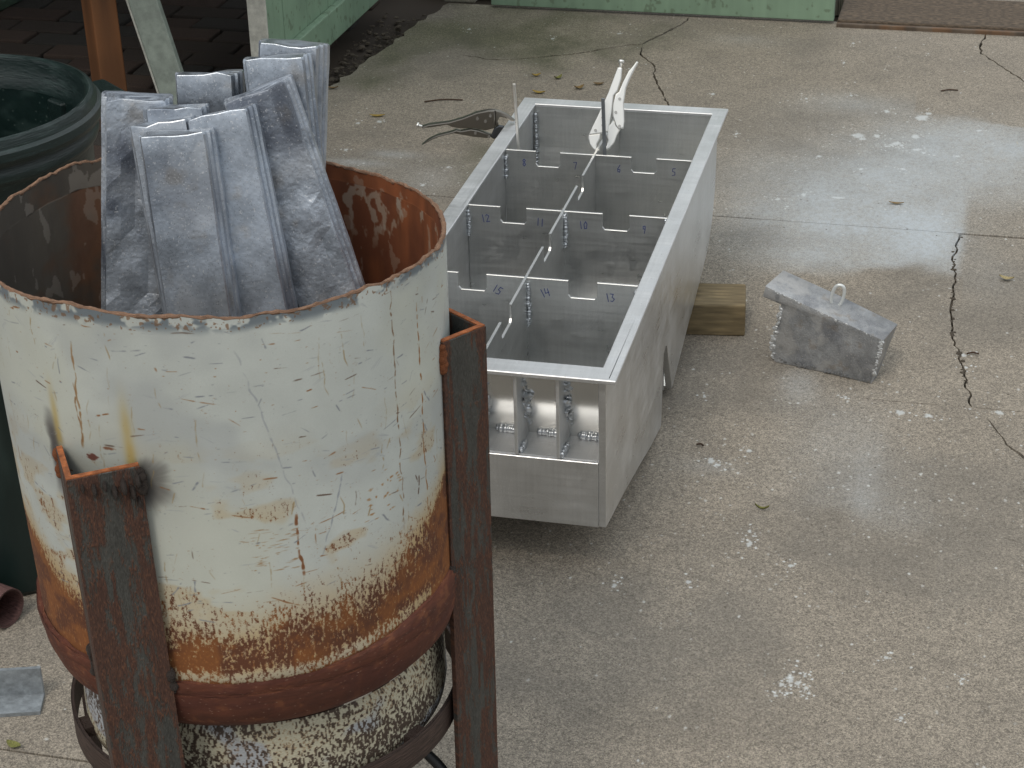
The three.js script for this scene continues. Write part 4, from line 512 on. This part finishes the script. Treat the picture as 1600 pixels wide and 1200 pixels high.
    if (deg < 0) { const d = [[0.2, 0.010, 5], [0.35, 0.014, 7], [0.5, 0.012, 6], [0.62, 0.02, 8], [0.75, 0.016, 9], [0.86, 0.024, 8], [0.95, 0.012, 8], [0.93, 0.036, 6]], gs = d.map(([t, y, r], i) => new THREE.IcosahedronGeometry(r * 0.001, 1).scale(1.5, 1, 0.35).rotateY(a - 0.785 + Math.PI / 2 * 0).translate(lerp(cx, Cq[0], t), topY - y, lerp(cz, Cq[1], t))); mesh('weld_patch', mergeGeometries(gs), burnt, m); }
    return { Bq, Cq };
  };
  leg(-26.2, 0.757, [0, 0.02], 0.281, 0.068); leg(85.8, 0.794, [0, -0.004], 0.267, 0.056); leg(186, 0.76, [0, 0], 0.272, 0.06);
}
{ // burner stand under the pot: flaked wind shield inside an iron hoop
  const flakeT = makeTex(1024, 256, (u, v, o) => { const x = u * 1.3, h = v * 0.12, n = fbm(x * 14, h * 14, 3, 3), f = fbm(x * 520, h * 240, 3, 7), px = h2(u * 1024, v * 256, 3); o[0] = 198; o[1] = 192; o[2] = 168; mixc(o, [176, 180, 184], ss(0.52, 0.62, n)); mulc(o, 0.85 + px * 0.15); const k = ss(0.49, 0.58, f * 0.7 + fbm(x * 16 + 8, h * 22, 3, 21) * 0.32); mixc(o, [60, 46, 37], k * 0.9); mixc(o, [120, 74, 36], ss(0.5, 0.56, f) * 0.35 * (1 - k)); o[4] = 1 - k; }, { bump: true });
  const g = thing('burner_stand', 'gas burner stand under the pot, flaked cream wind shield inside an iron hoop', 'burner', [POT.x + 0.002, 0, POT.z - 0.02]);
  mesh('wind_shield', revolve([[0.2, 0.418], [0.205, 0.41], [0.207, 0.34], [0.205, 0.328], [0.2, 0.326], [0.2, 0.41]], 120, null, (th, r, y) => [th / (2 * Math.PI) + 0.5, (y - 0.32) / 0.1]), std({ map: flakeT.map, bumpMap: flakeT.bumpMap, bumpScale: 0.0008, roughness: 0.75 }), g);
  const iron = noiseMat([72, 58, 52], 0.4, 6, { bump: 0.001, rough: 0.65, metal: 0.3 });
  mesh('hoop', revolve([[0.2185, 0.346], [0.2225, 0.346], [0.2225, 0.311], [0.2185, 0.311], [0.2185, 0.346]], 120), iron, g);
  for (const d of [55, 175, -65]) { const a = d / DEG; mesh('lug', box(0, 0, 0, 0.024, 0.012, 0.018).rotateY(a).translate(0.2125 * Math.sin(a), 0.338, 0.2125 * Math.cos(a)), iron, g); }
  for (const d of [22, 150, -100]) { const a = d / DEG; mesh('leg', box(0, 0.155, 0, 0.026, 0.31, 0.004).rotateY(a).translate(0.2245 * Math.sin(a), 0.002, 0.2245 * Math.cos(a)), iron, g); }
  mesh('burner_head', new THREE.LatheGeometry([[0.001, 0.335], [0.07, 0.335], [0.085, 0.32], [0.085, 0.29], [0.03, 0.27], [0.03, 0.25], [0.001, 0.25]].map(p => new THREE.Vector2(...p)), 32), iron, g);
  mesh('burner_arm', tube([[0, 0.28, 0], [0.1, 0.28, -0.06], [0.185, 0.285, -0.115], [0.2165, 0.32, -0.13]], 0.008, 12, 8), iron, g);
  mesh('gas_hose', tube([[0.08, 0.285, 0.02], [0.17, 0.27, 0.05], [0.24, 0.18, 0.08], [0.3, 0.05, 0.1], [0.36, 0.008, 0.18], [0.4, 0.008, 0.4], [0.38, 0.008, 0.8]], 0.0062, 60, 8), std({ color: 0x1c1d1e, roughness: 0.5 }), g);
}

// ---------------------------------------------------------------- green bin
{
  const pt = makeTex(512, 256, (u, v, o) => { const n = fbm(u * 30, v * 10, 4, 3), m = fbm(u * 120, v * 60, 2, 6); o[0] = 19; o[1] = 35; o[2] = 33; mulc(o, 0.85 + n * 0.25 + (m - 0.5) * 0.1); mixc(o, [88, 100, 96], ss(0.55, 0.8, fbm(u * 26, v * 14, 4, 9)) * 0.3); if (h2(u * 512, v * 256, 4) > 0.992) mixc(o, [120, 126, 120], 0.5); o[3] = 0.36 + (n - 0.5) * 0.2; o[4] = m; }, { rough: true, bump: true });
  const plastic = std({ ...pt, bumpScale: 0.0004, roughness: 1 });
  const g = thing('garbage_bin', 'dark green round plastic garbage bin without a lid, behind the pot', 'bin', [-0.826, 0, -2.694]);
  mesh('body', revolve([[0.001, 0.012], [0.175, 0.008], [0.184, 0.0], [0.19, 0.012], [0.2, 0.3], [0.213, 0.66], [0.2155, 0.678], [0.222, 0.682], [0.2255, 0.69], [0.2245, 0.7], [0.219, 0.704], [0.2215, 0.712]], 96), plastic, g);
  mesh('rim', toCreasedNormals(revolve([[0.2215, 0.7105], [0.231, 0.712], [0.2345, 0.72], [0.2335, 0.731], [0.2275, 0.735], [0.2265, 0.741], [0.2235, 0.7475], [0.217, 0.75], [0.2105, 0.746], [0.2085, 0.738], [0.2065, 0.722], [0.2025, 0.716], [0.199, 0.7]], 96), 0.5), plastic, g);
  mesh('liner_wall', revolve([[0.1995, 0.702], [0.196, 0.62], [0.1965, 0.612], [0.193, 0.6], [0.18, 0.2], [0.168, 0.022], [0.001, 0.02]], 96), plastic, g);
  const h = mesh('handle_lug', mergeGeometries([box(0.252, 0.706, 0, 0.055, 0.012, 0.085, 0.005), box(0.275, 0.69, 0, 0.011, 0.042, 0.085, 0.004)].map(q => q.toNonIndexed ? q : q)), plastic, g); h.rotation.y = 0.62;
  const n = mesh('inner_clip', box(0.196, 0.672, 0, 0.012, 0.05, 0.04, 0.004), plastic, g); n.rotation.y = 0.78;
}
// ---------------------------------------------------------------- pipe and angle iron at the lower left
{
  const g = thing('steel_pipe', 'short rusty steel pipe lying on the concrete beside the bin', 'pipe', [-0.768, 0.031, -2.44], -0.55);
  const p = revolve([[0.031, 0], [0.031, 0.3], [0.027, 0.3], [0.027, 0], [0.031, 0]], 40).rotateZ(Math.PI / 2);
  mesh('tube', p, noiseMat([104, 76, 72], 0.4, 8, { bump: 0.001, rough: 0.7, metal: 0.2 }), g);
  const galv = noiseMat([136, 142, 146], 0.2, 8, { bump: 0.0006, rough: 0.5, metal: 0.15 });
  const a = mesh('angle_iron', boxUV(extr(shapeOf([[0, 0], [0.048, 0], [0.048, 0.006], [0.006, 0.006], [0.006, 0.05], [0, 0.05]]), 0.45, 0.0008).rotateY(-Math.PI / 2)), galv); a.position.set(-0.681, 0.0, -2.262); a.rotation.y = 0.06; tag(a, 'offcut of grey angle iron lying on the concrete at the lower left', 'angle iron');
}
// ---------------------------------------------------------------- leaves and twigs
{
  const leafMat = [[150, 126, 58], [128, 106, 66], [108, 88, 58], [120, 120, 64], [160, 146, 106]].map(c => noiseMat(c, 0.3, 6, { rough: 0.8 }));
  const leafGeo = (l, w, curl) => { const P = [], I = [], n = 7; for (let i = 0; i <= n; i++) { const t = i / n, x = (t - 0.5) * l, ww = w * Math.sin(Math.PI * Math.min(1, t * 0.96 + 0.02)) ** 0.8 * 0.5; for (const s of [-1, 0, 1]) P.push(x, 0.0015 + curl * ((t - 0.5) ** 2 * 2 + Math.abs(s) * 0.25), s * ww); } for (let i = 0; i < n; i++) for (let k = 0; k < 2; k++) { const a = i * 3 + k; I.push(a, a + 1, a + 3, a + 1, a + 4, a + 3); } const g = new THREE.BufferGeometry(); g.setAttribute('position', new THREE.Float32BufferAttribute(P, 3)); g.setAttribute('uv', new THREE.Float32BufferAttribute(P.filter((_, i) => i % 3 !== 1).map(x => x * 8), 2)); g.setIndex(I); g.computeVertexNormals(); return g; };
  const leaves = [[-1.496, 4.476, 0.05, 0.02, 0, 0.2, 'yellow leaf near a white splash, left of the hanging pliers'], [-1.129, 4.725, 0.045, 0.02, 0, -0.1, 'orange leaf nearest the far left corner of the box'], [-1.032, 4.779, 0.034, 0.026, 1, 0.6, 'crumpled tan leaf just left of the standing pliers'], [-0.989, 4.824, 0.036, 0.024, 2, 0.1, 'small brown leaf touching the crumpled tan leaf'], [-1.168, 4.863, 0.03, 0.02, 0, 0.4, 'small yellow leaf beyond the bright metal strip'], [-1.105, 4.85, 0.034, 0.02, 3, 0.9, 'olive leaf between the small yellow leaf and the crumpled one'],
    [-0.162, 4.119, 0.042, 0.013, 1, 0.0, 'narrow brown leaf lying on the white dusted concrete'], [0.086, 3.746, 0.038, 0.02, 4, -0.2, 'pale curled leaf right of the wide rough crack'], [-0.288, 2.734, 0.03, 0.006, 3, -0.1, 'thin green grass blade on the open concrete in front of the casting'], [-1.214, 1.899, 0.032, 0.018, 3, -0.3, 'green and yellow leaf at the bottom left corner'], [-1.68, 4.665, 0.04, 0.016, 2, 0.1, 'dark brown leaf at the concrete edge beside the open green door']];
  leaves.forEach(([s, t, l, w, m, a, lab], i) => { const o = mesh('fallen_leaf', leafGeo(l * 0.8, w * 0.75, 0.006 + 0.004 * (i % 3)), leafMat[m]); o.position.set(...Y(s, t, 0.0014)); o.rotation.y = TURN + a; tag(o, lab, 'leaf', 'fallen leaves on the concrete'); });
  const twigMat = noiseMat([78, 58, 44], 0.3, 8);
  [[-1.36, 4.62, 0.1, 0.3, 'thin curved twig on the concrete left of the box'], [0.03, 3.385, 0.022, 0.1, 'short reddish twig beside the rough crack'], [-0.42, 2.93, 0.012, -0.3, 'tiny dark twig in front of the box'], [-0.08, 4.93, 0.045, 0.25, 'dark twig far right, short of the workshop sill']].forEach(([s, t, l, a, lab], i) => { const o = mesh('twig', tube([[-l / 2, 0.0028, 0.004], [0, 0.003, -l * 0.08], [l / 2, 0.0028, 0.002]], 0.0018, 10, 6), twigMat); o.position.set(...Y(s, t, 0.001)); o.rotation.y = TURN + a; tag(o, lab, 'twig', 'twigs on the concrete'); });
  // grit and dead leaves gathered in the gap along the green door and under the back door
  const grit = []; const gm = noiseMat([84, 76, 65], 0.6, 5);
  for (let i = 0; i < 700; i++) { const t = rr(4.2, 5.5), s = rr(-1.8, -1.6 - (5.5 - t) * 0.1), r = 0.002 + 0.011 * rnd() ** 3; const g = new THREE.IcosahedronGeometry(r, 0).scale(1, rr(0.3, 0.7), rr(0.6, 1.2)).rotateY(rr(0, 6)); const p = Y(s, t, -0.055 + rr(0, 0.02)); g.translate(...p); grit.push(g); }
  for (let i = 0; i < 150; i++) { const c = [[-0.015, 3.965], [-0.026, 3.852], [-0.016, 3.72], [-0.018, 3.594], [-0.008, 3.447], [0.008, 3.365], [0.023, 3.26]], k = rr(0, 5.99), j = Math.floor(k), s = lerp(c[j][0], c[j + 1][0], k - j), t = lerp(c[j][1], c[j + 1][1], k - j); grit.push(new THREE.IcosahedronGeometry(rr(0.003, 0.006), 0).translate(...Y(s + rr(-0.004, 0.004), t, -0.004 + rr(-0.008, 0.003)))); }
  const o = mesh('grit', mergeGeometries(grit), gm); tag(o, 'grit and crumbs lying in the gaps of the concrete', 'grit'); o.userData.kind = 'stuff';
}
renderer.render(scene, camera);
